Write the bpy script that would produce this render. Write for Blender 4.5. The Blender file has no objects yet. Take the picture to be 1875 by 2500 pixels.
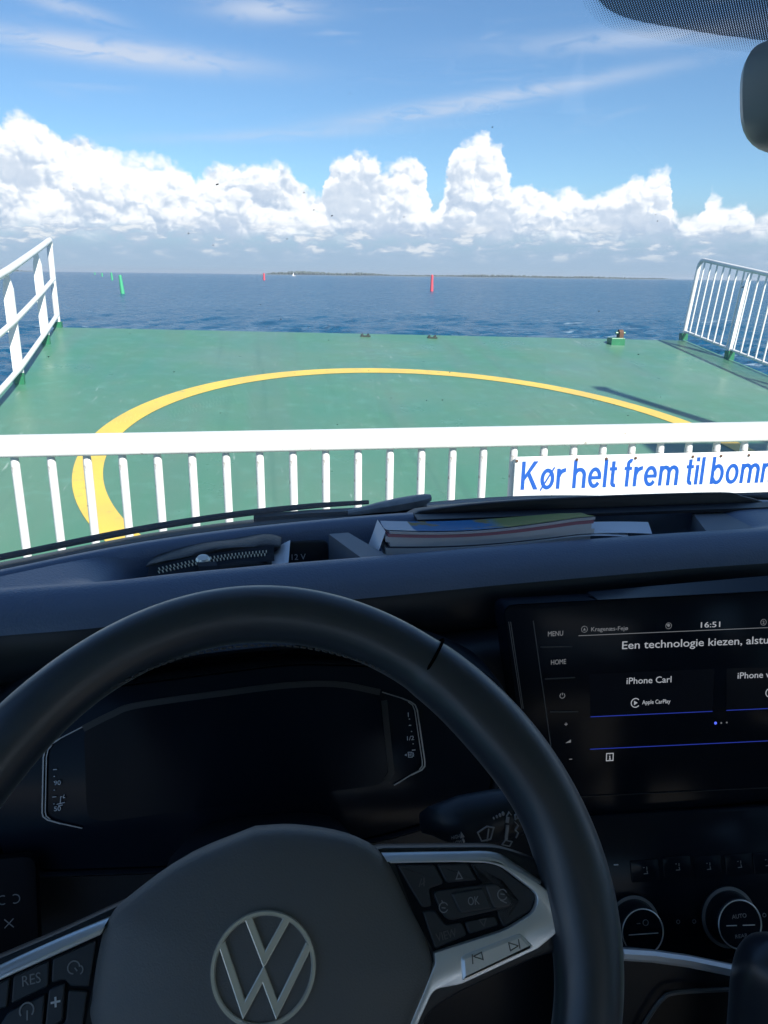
import bpy, bmesh, math, random
import numpy as np
from mathutils import Vector, Matrix

random.seed(7)
rng = np.random.default_rng(7)
S = bpy.context.scene
COL = S.collection

# ------------------------------------------------------------------ camera
# world frame: X to starboard, Y towards the bow, Z up; main deck at z = 0, the phone 1.70 m above it
YAW, PITCH, ROLL = math.radians(9.0), math.radians(17.1), math.radians(0.72)
fw = Vector((math.sin(YAW) * math.cos(PITCH), math.cos(YAW) * math.cos(PITCH), -math.sin(PITCH)))
r0 = Vector((math.cos(YAW), -math.sin(YAW), 0))
u0 = r0.cross(fw)
rr = math.cos(ROLL) * r0 + math.sin(ROLL) * u0
uu = -math.sin(ROLL) * r0 + math.cos(ROLL) * u0
cd = bpy.data.cameras.new('camera')
cam = bpy.data.objects.new('camera', cd)
COL.objects.link(cam)
M = Matrix((rr, uu, -fw)).transposed().to_4x4()
M.translation = Vector((0, 0, 1.7))
cam.matrix_world = M
cd.sensor_fit = 'VERTICAL'
cd.sensor_height = 24.0
cd.lens = 24.0 * 1878 / 2500
cd.clip_start = 0.02
cd.clip_end = 30000
S.camera = cam

# ------------------------------------------------------------------ view, world, sun
S.view_settings.view_transform = 'Standard'
S.view_settings.look = 'None'
S.view_settings.exposure = 1.42
S.view_settings.gamma = 1.0
S.render.engine = 'CYCLES'
S.cycles.use_denoising = True
S.cycles.max_bounces = 6
S.cycles.diffuse_bounces = 3
S.cycles.glossy_bounces = 3
S.cycles.transparent_max_bounces = 12
S.cycles.sample_clamp_indirect = 6.0

SUN_AZ, SUN_EL = math.radians(153.0), math.radians(39.0)      # azimuth from the bow, clockwise
world = bpy.data.worlds.new('World')
S.world = world
world.use_nodes = True
world.cycles.sampling_method = 'MANUAL'
world.cycles.sample_map_resolution = 512
wt = world.node_tree
wt.nodes.clear()


class N:
    """a float socket in the world tree with arithmetic"""
    def __init__(s, sock): s.s = sock
    def __add__(a, b): return m('ADD', a, b)
    def __radd__(a, b): return m('ADD', b, a)
    def __sub__(a, b): return m('SUBTRACT', a, b)
    def __rsub__(a, b): return m('SUBTRACT', b, a)
    def __mul__(a, b): return m('MULTIPLY', a, b)
    def __rmul__(a, b): return m('MULTIPLY', b, a)
    def __truediv__(a, b): return m('DIVIDE', a, b)


def put(nt, sock, v):
    if isinstance(v, N): nt.links.new(v.s, sock)
    elif isinstance(v, bpy.types.NodeSocket): nt.links.new(v, sock)
    else: sock.default_value = v


def m(op, *a):
    n = wt.nodes.new('ShaderNodeMath')
    n.operation = op
    for i, v in enumerate(a): put(wt, n.inputs[i], v)
    return N(n.outputs[0])


def ramp(x, a, b):                                              # smoothstep between a and b
    n = wt.nodes.new('ShaderNodeMapRange')
    n.interpolation_type = 'SMOOTHSTEP'
    n.clamp = True
    put(wt, n.inputs['Value'], x)
    put(wt, n.inputs['From Min'], a)
    put(wt, n.inputs['From Max'], b)
    return N(n.outputs[0])


def vec(x, y, seed=0.0):
    n = wt.nodes.new('ShaderNodeCombineXYZ')
    for i, v in enumerate((x + seed * 37.3, y + seed * 11.9)): put(wt, n.inputs[i], v)
    return n.outputs[0]


def noise(v, scale, detail=5.0, rough=0.55, dist=0.0):
    n = wt.nodes.new('ShaderNodeTexNoise')
    n.noise_dimensions = '2D'
    wt.links.new(v, n.inputs['Vector'])
    n.inputs['Scale'].default_value = scale
    n.inputs['Detail'].default_value = detail
    n.inputs['Roughness'].default_value = rough
    n.inputs['Distortion'].default_value = dist
    return N(n.outputs['Fac'])


def cells(v, scale):
    n = wt.nodes.new('ShaderNodeTexVoronoi')
    n.voronoi_dimensions = '2D'
    n.feature = 'F1'
    wt.links.new(v, n.inputs['Vector'])
    n.inputs['Scale'].default_value = scale
    return N(n.outputs['Distance'])


def cmix(f, a, b):
    n = wt.nodes.new('ShaderNodeMix')
    n.data_type = 'RGBA'
    put(wt, n.inputs['Factor'], f)
    for k, v in (('A', a), ('B', b)):
        sock = [i for i in n.inputs if i.name == k and i.type == 'RGBA'][0]
        if isinstance(v, tuple): sock.default_value = (*v, 1)
        else: wt.links.new(v, sock)
    return [o for o in n.outputs if o.type == 'RGBA'][0]


tc = wt.nodes.new('ShaderNodeTexCoord')
sep = wt.nodes.new('ShaderNodeSeparateXYZ')
wt.links.new(tc.outputs['Generated'], sep.inputs[0])
DX, DY, DZ = (N(o) for o in sep.outputs)
R2D = 57.29578
AZ = m('ARCTAN2', DX, DY) * R2D
EL = m('ARCSINE', DZ) * R2D
sky = wt.nodes.new('ShaderNodeTexSky')
sky.sky_type = 'NISHITA'
sky.sun_disc = False
sky.sun_elevation = SUN_EL
sky.sun_rotation = SUN_AZ
sky.air_density = 1.0
sky.dust_density = 0.15
sky.ozone_density = 2.2

# heights (degrees) of the cumulus tops round the compass
TOPS = [(-40, 6.5), (-36, 8.2), (-31, 6.0), (-27, 7.4), (-22, 8.6), (-19, 9.4), (-15.51, 9.2), (-15.01, 9.6), (-13.84, 9.3), (-13.06, 8.7), (-11.78, 8.24), (-10.35, 7.89),
        (-8.97, 7.42), (-7.17, 7.35), (-5.64, 7.05), (-4.45, 6.63), (-4.01, 6.08), (-3.26, 6.58), (-1.81, 6.95), (-0.19, 6.78), (1.31, 7.15), (1.8, 6.89), (2.72, 6.15),
        (3.88, 5.19), (4.6, 5.13), (4.9, 7.24), (5.58, 7.58), (8.01, 7.72), (8.74, 7.12), (11.06, 7.42), (11.6, 6.67), (11.93, 4.7), (12.6, 5.49), (13.1, 7.61),
        (14.35, 8.75), (15.26, 9.19), (16.03, 8.65), (16.94, 7.97), (17.36, 5.5), (17.88, 5.9), (18.55, 6.21), (19.92, 5.46), (20.61, 5.25), (21.42, 5.9), (22.22, 5.64),
        (23.22, 5.23), (24.89, 5.9), (25.57, 6.31), (26.51, 6.39), (27.19, 6.66), (27.8, 5.55), (28.2, 4.0), (29.26, 3.82), (30.0, 3.91), (30.3, 5.21), (31.15, 4.8),
        (32.4, 4.48), (33.2, 3.76), (36, 5.2), (41, 4.2), (46, 6.0), (52, 4.8), (60, 6.5)]
fc = wt.nodes.new('ShaderNodeFloatCurve')
cv = fc.mapping.curves[0]
pts = [((a + 40) / 100, h / 12) for a, h in TOPS]
while len(cv.points) < len(pts): cv.points.new(0.5, 0.5)
for p, (x, y) in zip(cv.points, pts):
    p.location = (x, y)
    p.handle_type = 'AUTO_CLAMPED'
fc.mapping.use_clip = False
fc.mapping.update()


def tops(a):
    n = m('ADD', a * 0.01, 0.4)
    n = m('MINIMUM', m('MAXIMUM', n, 0.0), 1.0)
    wt.links.new(n.s, fc.inputs['Value'])
    return N(fc.outputs[0]) * 12.0


P0 = vec(AZ, EL * 1.15, 3.0)
w1 = noise(P0, 0.42, 5.0, 0.62) - 0.5
w2 = noise(vec(AZ, EL * 1.15, 17.0), 0.42, 5.0, 0.62) - 0.5
AW = AZ + w1 * 1.7
EW = EL + w2 * 1.3


def billow(ax, ex):
    """cauliflower relief: high on the round heads, low in the folds"""
    v1 = vec(ax, ex * 1.1, 1.0)
    c1, c2, c3 = cells(v1, 0.42), cells(v1, 0.95), cells(v1, 2.1)
    return (0.30 - c1 * c1) * 1.15 + (0.28 - c2 * c2) * 0.62 + (0.28 - c3 * c3) * 0.34


b0 = billow(AW, EW)
b1 = billow(AW + 0.17, EW + 0.30)                               # the same relief a little towards the sun
fine = noise(vec(AZ, EL * 1.15, 1.0), 2.2, 5.0, 0.6) - 0.5
H = tops(AW)
D = H - EW + b0 * 0.85 + fine * 0.35
cover = ramp(D, -0.10, 0.58)
foot = ramp(EL + (noise(vec(AZ, EL * 2.0, 8.0), 0.5, 4.0) - 0.5) * 1.8, 2.0, 3.2)
cum_a = cover * foot
relief = (b0 - b1) * 0.85 + b0 * 0.30 + fine * 0.20
low = noise(vec(AZ * 0.6, EL * 1.3, 5.0), 0.26, 4.0, 0.55)
shade = ramp(low + ramp(D, 0.3, 3.0) * 0.16 - relief * 0.34, 0.50, 0.74)
bright = 1.0 + relief * 0.35 - shade * 0.68 - ramp(EL, 4.4, 2.4) * 0.22
bright = m('MINIMUM', m('MAXIMUM', bright, 0.0), 1.0)
CL_W, CL_G = (5.9, 5.95, 6.1), (2.7, 3.35, 4.3)
cum_c = cmix(bright, CL_G, CL_W)

# second, farther row low over the horizon
ln = noise(vec(AZ * 0.40 + w1 * 0.5, EL * 1.5 + w2 * 0.8, 2.0), 0.85, 6.0, 0.62)
lc = cells(vec(AW, EW * 1.6, 4.0), 0.85)
lv = ln + (0.25 - lc * lc) * 0.18
low_a = ramp(lv, 0.44, 0.58) * ramp(EL, 0.7, 1.8) * ramp(EL, 3.7, 2.7) * 0.80
low_c = cmix(ramp(lv, 0.54, 0.68), (2.55, 3.2, 4.1), (4.9, 5.0, 5.2))
veil_a = ramp(EL, 1.9, 2.9) * ramp(EL, 4.4, 3.2) * ramp(noise(vec(AZ * 0.25, EL * 0.9, 21.0), 0.7, 4.0), 0.36, 0.54) * 0.6

# high thin streaks
cn = noise(vec(AZ * 0.16, EL - AZ * 0.045, 9.0), 0.85, 7.0, 0.58, 0.5)
cfield = noise(vec(AZ * 0.09, EL * 0.22, 31.0), 0.8, 2.0, 0.5)


def streak(az, el, ra, re, slope):
    da = (AZ - az) / ra
    de = (EL - el - (AZ - az) * slope) / re
    return m('EXPONENT', m('MULTIPLY', da * da + de * de, -1.0))


gen = ramp(cn, 0.50, 0.78) * ramp(cfield, 0.46, 0.70) * ramp(EL, 7.5, 12.0) * 0.32
wisp = noise(vec(AZ * 0.3, EL * 1.3, 12.0), 0.9, 7.0, 0.62, 0.8)
st = streak(-8.5, 13.0, 8.0, 0.66, -0.035) * 1.0 + streak(0.9, 15.8, 3.3, 0.62, 0.02) * 0.75 + streak(-11.0, 15.0, 2.6, 0.40, -0.14) * 0.55
st = st + streak(17.5, 11.4, 9.5, 0.45, 0.125) * 0.62 + streak(11.0, 10.2, 6.0, 0.28, 0.10) * 0.42 + streak(26.0, 14.2, 9.0, 0.60, 0.02) * 0.52 + streak(2.0, 8.9, 9.0, 0.33, 0.07) * 0.34
cir_a = m('MINIMUM', m('MAXIMUM', gen, st * ramp(wisp, 0.18, 0.56)), 0.85)

haze_f = ramp(EL, 6.5, 1.0) * 0.95
tint = wt.nodes.new('ShaderNodeMix')
tint.data_type = 'RGBA'
tint.blend_type = 'MULTIPLY'
tint.inputs['Factor'].default_value = 1.0
wt.links.new(sky.outputs[0], [i for i in tint.inputs if i.type == 'RGBA'][0])
[i for i in tint.inputs if i.type == 'RGBA'][1].default_value = (0.47, 0.61, 0.73, 1)
base = cmix(haze_f, [o for o in tint.outputs if o.type == 'RGBA'][0], (2.0, 2.75, 3.75))
base = cmix(cir_a, base, (3.5, 3.9, 4.7))
base = cmix(veil_a, base, (2.6, 3.2, 4.05))
base = cmix(cum_a, base, cum_c)
base = cmix(low_a, base, low_c)
bg = wt.nodes.new('ShaderNodeBackground')
bg.inputs['Strength'].default_value = 0.078
wt.links.new(base, bg.inputs['Color'])
wo = wt.nodes.new('ShaderNodeOutputWorld')
wt.links.new(bg.outputs[0], wo.inputs['Surface'])

TO_SUN = Vector((math.sin(SUN_AZ) * math.cos(SUN_EL), math.cos(SUN_AZ) * math.cos(SUN_EL), math.sin(SUN_EL)))
sl = bpy.data.lights.new('sun', 'SUN')
sl.energy = 3.6
sl.angle = math.radians(0.53)
sl.color = (1.0, 0.955, 0.88)
so = bpy.data.objects.new('sun', sl)
so.rotation_euler = (-TO_SUN).to_track_quat('-Z', 'Y').to_euler()
COL.objects.link(so)


# ------------------------------------------------------------------ helpers: materials
def mat(name, col, rough=0.5, metal=0.0, bump=None, var=None, coat=0.0, sheen=0.0, emit=None, spec=None, coord='Object', ior=None):
    """bump = (scale, strength, detail) ; var = (scale, amount) colour variation"""
    mt = bpy.data.materials.new(name)
    mt.use_nodes = True
    nt = mt.node_tree
    b = nt.nodes['Principled BSDF']
    b.inputs['Base Color'].default_value = (*col, 1)
    b.inputs['Roughness'].default_value = rough
    b.inputs['Metallic'].default_value = metal
    if ior: b.inputs['IOR'].default_value = ior
    if spec is not None: b.inputs['Specular IOR Level'].default_value = spec
    if sheen:
        b.inputs['Sheen Weight'].default_value = sheen
        b.inputs['Sheen Roughness'].default_value = 0.35
    if coat:
        b.inputs['Coat Weight'].default_value = coat
        b.inputs['Coat Roughness'].default_value = 0.08
    if emit:
        b.inputs['Emission Color'].default_value = (*emit[:3], 1)
        b.inputs['Emission Strength'].default_value = emit[3]
    t = nt.nodes.new('ShaderNodeTexCoord')
    if bump:
        n = nt.nodes.new('ShaderNodeTexNoise')
        n.inputs['Scale'].default_value = bump[0]
        n.inputs['Detail'].default_value = bump[2] if len(bump) > 2 else 3
        nt.links.new(t.outputs[coord], n.inputs['Vector'])
        bp = nt.nodes.new('ShaderNodeBump')
        bp.inputs['Strength'].default_value = bump[1]
        bp.inputs['Distance'].default_value = 0.4 / bump[0]
        nt.links.new(n.outputs['Fac'], bp.inputs['Height'])
        nt.links.new(bp.outputs[0], b.inputs['Normal'])
    if var:
        n = nt.nodes.new('ShaderNodeTexNoise')
        n.inputs['Scale'].default_value = var[0]
        n.inputs['Detail'].default_value = 5
        nt.links.new(t.outputs[coord], n.inputs['Vector'])
        mx = nt.nodes.new('ShaderNodeMix')
        mx.data_type = 'RGBA'
        nt.links.new(n.outputs['Fac'], mx.inputs['Factor'])
        a = [i for i in mx.inputs if i.type == 'RGBA']
        a[0].default_value = (*[c * (1 - var[1]) for c in col], 1)
        a[1].default_value = (*[min(1, c * (1 + var[1])) for c in col], 1)
        nt.links.new([o for o in mx.outputs if o.type == 'RGBA'][0], b.inputs['Base Color'])
        ad = nt.nodes.new('ShaderNodeMath')
        ad.operation = 'MULTIPLY_ADD'
        nt.links.new(n.outputs['Fac'], ad.inputs[0])
        ad.inputs[1].default_value = 0.18
        ad.inputs[2].default_value = rough - 0.09
        nt.links.new(ad.outputs[0], b.inputs['Roughness'])
    return mt


def nodes_of(mt): return mt.node_tree.nodes, mt.node_tree.links, mt.node_tree.nodes['Principled BSDF']


# ------------------------------------------------------------------ helpers: meshes
def A(*p): return np.array(p, float)


class MB:
    def __init__(s): s.v = []; s.f = []
    def add(s, pts):
        i = len(s.v)
        s.v.extend([tuple(float(c) for c in p) for p in pts])
        return i
    def box(s, c, size, ax=None):
        c = A(*c)
        X, Y, Z = ax if ax is not None else (A(1, 0, 0), A(0, 1, 0), A(0, 0, 1))
        h = [q / 2 for q in size]
        i = s.add([c + X * h[0] * a + Y * h[1] * b + Z * h[2] * d for a in (-1, 1) for b in (-1, 1) for d in (-1, 1)])
        for q in ((0, 1, 3, 2), (4, 6, 7, 5), (0, 4, 5, 1), (2, 3, 7, 6), (0, 2, 6, 4), (1, 5, 7, 3)):
            s.f.append(tuple(i + k for k in q))
        return s
    def prism(s, poly, d):
        """poly: 3-d points, swept by vector d"""
        n = len(poly)
        i = s.add(poly)
        j = s.add([A(*p) + A(*d) for p in poly])
        s.f.append(tuple(i + k for k in range(n))[::-1])
        s.f.append(tuple(j + k for k in range(n)))
        for k in range(n):
            l = (k + 1) % n
            s.f.append((i + k, i + l, j + l, j + k))
        return s
    def rings(s, rings, closed_ring=True, cap=True, closed_path=False):
        ids = [s.add(r) for r in rings]
        n = len(rings[0])
        m_ = len(ids)
        for a in range(m_ if closed_path else m_ - 1):
            p, q = ids[a], ids[(a + 1) % m_]
            for k in range(n if closed_ring else n - 1):
                l = (k + 1) % n
                s.f.append((p + k, p + l, q + l, q + k))
        if cap and closed_ring and not closed_path:
            s.f.append(tuple(ids[0] + k for k in range(n))[::-1])
            s.f.append(tuple(ids[-1] + k for k in range(n)))
        return s
    def tube(s, path, r, seg=10, closed=False):
        P = [A(*p) for p in path]
        n = len(P)
        R = r if hasattr(r, '__len__') else [r] * n
        up = None
        out = []
        for k in range(n):
            a = P[(k - 1) % n] if (closed or k > 0) else P[k]
            b = P[(k + 1) % n] if (closed or k < n - 1) else P[k]
            t = b - a
            t = t / (np.linalg.norm(t) + 1e-12)
            if up is None:
                up = A(0, 0, 1) if abs(t[2]) < 0.9 else A(1, 0, 0)
            x = np.cross(up, t)
            x /= np.linalg.norm(x) + 1e-12
            up = np.cross(t, x)
            out.append([P[k] + R[k] * (math.cos(w) * x + math.sin(w) * up) for w in np.linspace(0, 2 * math.pi, seg, endpoint=False)])
        return s.rings(out, cap=not closed, closed_path=closed)
    def grid(s, P):
        n, m_ = len(P), len(P[0])
        i = s.add([p for row in P for p in row])
        for a in range(n - 1):
            for b in range(m_ - 1):
                s.f.append((i + a * m_ + b, i + a * m_ + b + 1, i + (a + 1) * m_ + b + 1, i + (a + 1) * m_ + b))
        return s
    def lathe(s, O, axis, prof, seg=32):
        O = A(*O)
        axis = A(*axis) / np.linalg.norm(A(*axis))
        x = np.cross(axis, A(0, 0, 1) if abs(axis[2]) < 0.9 else A(1, 0, 0))
        x /= np.linalg.norm(x)
        y = np.cross(axis, x)
        rings = [[O + axis * h + max(r, 1e-5) * (math.cos(w) * x + math.sin(w) * y) for w in np.linspace(0, 2 * math.pi, seg, endpoint=False)] for r, h in prof]
        return s.rings(rings)
    def plate(s, poly, F, n0, n1, bev=0.0):
        """2-d polygon extruded in frame F from n0 to n1 with a small bevel on the upper rim"""
        O, ex, ey, n = F
        def lift(q, h): return [O + ex * a + ey * b + n * h for a, b in q]
        k = len(poly)
        lay = [lift(poly, n0)]
        if bev > 0:
            lay.append(lift(poly, n1 - bev))
            lay.append(lift(inset(poly, bev * 0.35), n1 - bev * 0.3))
            lay.append(lift(inset(poly, bev), n1))
        else:
            lay.append(lift(poly, n1))
        ids = [s.add(l) for l in lay]
        for a, b in zip(ids, ids[1:]):
            for q in range(k):
                w = (q + 1) % k
                s.f.append((a + q, a + w, b + w, b + q))
        s.f.append(tuple(ids[-1] + q for q in range(k)))
        s.f.append(tuple(ids[0] + q for q in range(k))[::-1])
        return s
    def mesh(s, name, smooth=True, angle=32):
        me = bpy.data.meshes.new(name)
        me.from_pydata(s.v, [], s.f)
        bm = bmesh.new()
        bm.from_mesh(me)
        bmesh.ops.recalc_face_normals(bm, faces=bm.faces)
        bm.to_mesh(me)
        bm.free()
        if smooth:
            me.polygons.foreach_set('use_smooth', [True] * len(me.polygons))
            me.set_sharp_from_angle(angle=math.radians(angle))
        return me


def area2(p): return 0.5 * sum(p[i][0] * p[(i + 1) % len(p)][1] - p[(i + 1) % len(p)][0] * p[i][1] for i in range(len(p)))


def inset(poly, d):
    p = [A(*q) for q in poly]
    sgn = 1 if area2(poly) > 0 else -1
    out = []
    n = len(p)
    for i in range(n):
        a, b, c = p[i - 1], p[i], p[(i + 1) % n]
        e1, e2 = b - a, c - b
        e1 = e1 / (np.linalg.norm(e1) + 1e-12)
        e2 = e2 / (np.linalg.norm(e2) + 1e-12)
        n1, n2 = A(-e1[1], e1[0]) * sgn, A(-e2[1], e2[0]) * sgn
        h = n1 + n2
        q = h @ h
        out.append(tuple(b + h * (2 * d / q if q > 0.5 else d)))
    return out


def fillet(poly, r, k=5):
    """round the corners of a 2-d (or 3-d) polygon; r a radius or a list"""
    n = len(poly)
    p = [A(*q) for q in poly]
    R = r if hasattr(r, '__len__') else [r] * n
    out = []
    for i in range(n):
        a, b, c = p[i - 1], p[i], p[(i + 1) % n]
        if R[i] <= 0:
            out.append(tuple(b)); continue
        l1, l2 = np.linalg.norm(a - b), np.linalg.norm(c - b)
        d1, d2 = min(R[i], l1 * 0.48), min(R[i], l2 * 0.48)
        s_, e_ = b + (a - b) / l1 * d1, b + (c - b) / l2 * d2
        for t in np.linspace(0, 1, k):
            out.append(tuple((1 - t) ** 2 * s_ + 2 * t * (1 - t) * b + t * t * e_))
    return out


def spline(pts, n):
    """Catmull-Rom through pts, n samples"""
    P = np.array(pts, float)
    P = np.vstack([2 * P[0] - P[1], P, 2 * P[-1] - P[-2]])
    k = len(P) - 3
    out = []
    for t in np.linspace(0, k - 1e-9, n):
        i = int(t); f = t - i
        a, b, c, d = P[i], P[i + 1], P[i + 2], P[i + 3]
        out.append(0.5 * (2 * b + (c - a) * f + (2 * a - 5 * b + 4 * c - d) * f * f + (3 * b - a - 3 * c + d) * f ** 3))
    return out


PW = {}


def put_obj(name, data, mt=None, parent=None, Mw=None, label=None, cat=None, group=None, kind=None):
    o = bpy.data.objects.new(name, data)
    COL.objects.link(o)
    Mw = Mw or Matrix.Identity(4)
    if parent is not None:
        o.parent = parent
        o.matrix_local = PW[parent.name].inverted() @ Mw
    else:
        o.matrix_local = Mw
    PW[o.name] = Mw
    if mt is not None and data is not None:
        if len(data.materials) == 0: data.materials.append(mt)
    if label: o['label'] = label
    if cat: o['category'] = cat
    if group: o['group'] = group
    if kind: o['kind'] = kind
    return o


def thing(name, label, cat, loc=(0, 0, 0), group=None):
    return put_obj(name, None, None, None, Matrix.Translation(loc), label, cat, group)


def part(name, mb, mt, parent, smooth=True, angle=32, **k):
    return put_obj(name, mb.mesh(name, smooth, angle), mt, parent, **k)


def text(name, s, F, at, size, mt, parent, width=None, n=0.0004, ext=0.0002, bold=0.0, align='LEFT', shear=0.0, rot=0.0, fat=0.0):
    cu = bpy.data.curves.new(name, 'FONT')
    cu.body = s
    cu.size = size
    cu.extrude = ext
    cu.offset = bold
    cu.align_x = align
    cu.shear = shear
    cu.resolution_u = 3
    O, ex, ey, nn = F
    c_, s_ = math.cos(rot), math.sin(rot)
    ax, ay = ex * c_ + ey * s_, -ex * s_ + ey * c_
    tmp = bpy.data.objects.new('tmp', cu)
    COL.objects.link(tmp)
    bpy.context.view_layer.update()
    me = bpy.data.meshes.new_from_object(tmp.evaluated_get(bpy.context.evaluated_depsgraph_get()))
    bpy.data.objects.remove(tmp)
    bpy.data.curves.remove(cu)
    me.name = name
    k = 1.0
    if width:
        xs = np.empty(len(me.vertices) * 3)
        me.vertices.foreach_get('co', xs)
        k = width / max(float(np.ptp(xs[0::3])), 1e-6)
    if fat:                                                     # a heavier weight: shifted copies laid over one another
        bm = bmesh.new()
        for q, (dx, dy) in enumerate(((0, 0), (fat / k, 0), (-fat / k, 0), (0, fat * 0.5), (0, -fat * 0.5))):
            n0 = len(bm.verts)
            bm.from_mesh(me)
            bm.verts.ensure_lookup_table()
            for v in bm.verts[n0:]: v.co += Vector((dx, dy, 0.00012 * q))
        bm.to_mesh(me)
        bm.free()
    p = O + ex * at[0] + ey * at[1] + nn * n
    Mx = Matrix(((ax[0] * k, ay[0], nn[0], p[0]), (ax[1] * k, ay[1], nn[1], p[1]), (ax[2] * k, ay[2], nn[2], p[2]), (0, 0, 0, 1)))
    me.transform(Mx)
    me.materials.clear()
    return put_obj(name, me, mt, parent)


def frame(O, tilt, yaw=0.0):
    t, a = math.radians(tilt), math.radians(yaw)
    ex = A(math.cos(a), math.sin(a), 0)
    n = A(math.sin(a) * math.cos(t), -math.cos(a) * math.cos(t), math.sin(t))
    return (A(*O), ex, np.cross(n, ex), n)


def ring2(c, r, k=40, ry=None):
    ry = ry or r
    return [(c[0] + r * math.cos(w), c[1] + ry * math.sin(w)) for w in np.linspace(0, 2 * math.pi, k, endpoint=False)]


def on(F, a, b, h=0.0):
    O, ex, ey, n = F
    return O + ex * a + ey * b + n * h


def lines2(F, paths, w, h0, h1):
    """flat strokes of width w along 2-d paths in frame F, mitred at the corners"""
    mb = MB()
    for path in paths:
        P_ = [A(*p) for p in path]
        k = len(P_)
        loop = k > 2 and np.linalg.norm(P_[0] - P_[-1]) < 1e-7
        if loop:
            P_ = P_[:-1]
            k -= 1
        rings = []
        for i, p in enumerate(P_):
            q0 = P_[i - 1] if (i > 0 or loop) else None
            q1 = P_[(i + 1) % k] if (i < k - 1 or loop) else None
            d1 = (p - q0) if q0 is not None else (q1 - p)
            d2 = (q1 - p) if q1 is not None else (p - q0)
            d1 = d1 / (np.linalg.norm(d1) + 1e-12)
            d2 = d2 / (np.linalg.norm(d2) + 1e-12)
            n1, n2 = A(-d1[1], d1[0]), A(-d2[1], d2[0])
            hh = n1 + n2
            g = hh @ hh
            hh = hh * (w / g) if g > 0.6 else n1 * w / 2
            l_, r_ = p + hh, p - hh
            rings.append([on(F, *l_, h0), on(F, *l_, h1), on(F, *r_, h1), on(F, *r_, h0)])
        mb.rings(rings, closed_path=loop)
    return mb


# ================================================================== SETTING
# ------------------------------------------------------------------ materials out on the ferry
white_paint = mat('white_paint', (0.74, 0.745, 0.73), 0.32, var=(6, 0.05), bump=(60, 0.05))
green_foot = mat('green_foot_paint', (0.025, 0.17, 0.075), 0.4, var=(9, 0.25))
rust = mat('rust', (0.11, 0.055, 0.03), 0.85, var=(40, 0.5), bump=(90, 0.5))
yellow_paint = mat('yellow_paint', (0.70, 0.485, 0.075), 0.38)

deck_green = mat('deck_green', (0.075, 0.285, 0.185), 0.34)


def ntex(scale, detail, src=None, mp=None):
    n = nd.new('ShaderNodeTexNoise')
    n.inputs['Scale'].default_value = scale
    n.inputs['Detail'].default_value = detail
    v = tcn.outputs['Object']
    if mp:
        q = nd.new('ShaderNodeMapping')
        q.inputs['Scale'].default_value = mp[0]
        q.inputs['Rotation'].default_value = (0, 0, mp[1])
        lk.new(v, q.inputs[0])
        v = q.outputs[0]
    lk.new(v, n.inputs['Vector'])
    return n.outputs['Fac']


def nramp(x, a, b):
    n = nd.new('ShaderNodeMapRange')
    n.clamp = True
    n.inputs['From Min'].default_value = a
    n.inputs['From Max'].default_value = b
    lk.new(x, n.inputs['Value'])
    return n.outputs[0]


def nmix(f, a, b):
    n = nd.new('ShaderNodeMix')
    n.data_type = 'RGBA'
    if isinstance(f, float): n.inputs['Factor'].default_value = f
    else: lk.new(f, n.inputs['Factor'])
    q = [i for i in n.inputs if i.type == 'RGBA']
    for sck, v in zip(q, (a, b)):
        if isinstance(v, tuple): sck.default_value = (*v, 1)
        else: lk.new(v, sck)
    return [o for o in n.outputs if o.type == 'RGBA'][0]


def nmul(x, k):
    n = nd.new('ShaderNodeMath')
    n.operation = 'MULTIPLY'
    lk.new(x, n.inputs[0])
    if isinstance(k, float): n.inputs[1].default_value = k
    else: lk.new(k, n.inputs[1])
    return n.outputs[0]


nd, lk, bs = nodes_of(white_paint)
tcn = nd.new('ShaderNodeTexCoord')
_w = nmix(nramp(ntex(5.0, 6), 0.35, 0.7), (0.75, 0.755, 0.74), (0.69, 0.69, 0.665))
lk.new(nmix(nmul(nramp(ntex(38.0, 7), 0.66, 0.74), 0.7), _w, (0.30, 0.22, 0.15)), bs.inputs['Base Color'])
nd, lk, bs = nodes_of(yellow_paint)
tcn = nd.new('ShaderNodeTexCoord')
_y = nmix(nramp(ntex(3.0, 6), 0.35, 0.7), (0.72, 0.50, 0.075), (0.62, 0.43, 0.085))
lk.new(nmix(nmul(nramp(ntex(11.0, 9), 0.60, 0.70), 0.55), _y, (0.30, 0.33, 0.13)), bs.inputs['Base Color'])
nd, lk, bs = nodes_of(deck_green)
tcn = nd.new('ShaderNodeTexCoord')
c1 = nmix(nramp(ntex(0.55, 6), 0.33, 0.67), (0.058, 0.192, 0.115), (0.104, 0.203, 0.138))
c2 = nmix(nmul(nramp(ntex(7.0, 8), 0.55, 0.72), 0.35), c1, (0.13, 0.30, 0.23))
scr = nmul(nramp(ntex(26.0, 3, mp=((1.0, 0.055, 1.0), 0.9)), 0.67, 0.74), nramp(ntex(1.1, 3), 0.46, 0.60))
c3 = nmix(nmul(scr, 0.55), c2, (0.36, 0.46, 0.41))
c4 = nmix(nmul(nramp(ntex(2.2, 7), 0.62, 0.75), 0.35), c3, (0.12, 0.19, 0.12))
c5 = nmix(nmul(nramp(ntex(1.0, 4, mp=((2.6, 0.12, 1.0), 0.0)), 0.50, 0.66), 0.42), c4, (0.105, 0.175, 0.130))
c6 = nmix(nmul(nramp(ntex(1.0, 3, mp=((9.0, 0.20, 1.0), 0.03)), 0.60, 0.70), 0.30), c5, (0.050, 0.135, 0.090))
lk.new(c6, bs.inputs['Base Color'])
lk.new(nramp(ntex(1.6, 6), -0.25, 1.9), bs.inputs['Roughness'])
bpn = nd.new('ShaderNodeBump')
bpn.inputs['Strength'].default_value = 0.16
bpn.inputs['Distance'].default_value = 0.02
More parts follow.
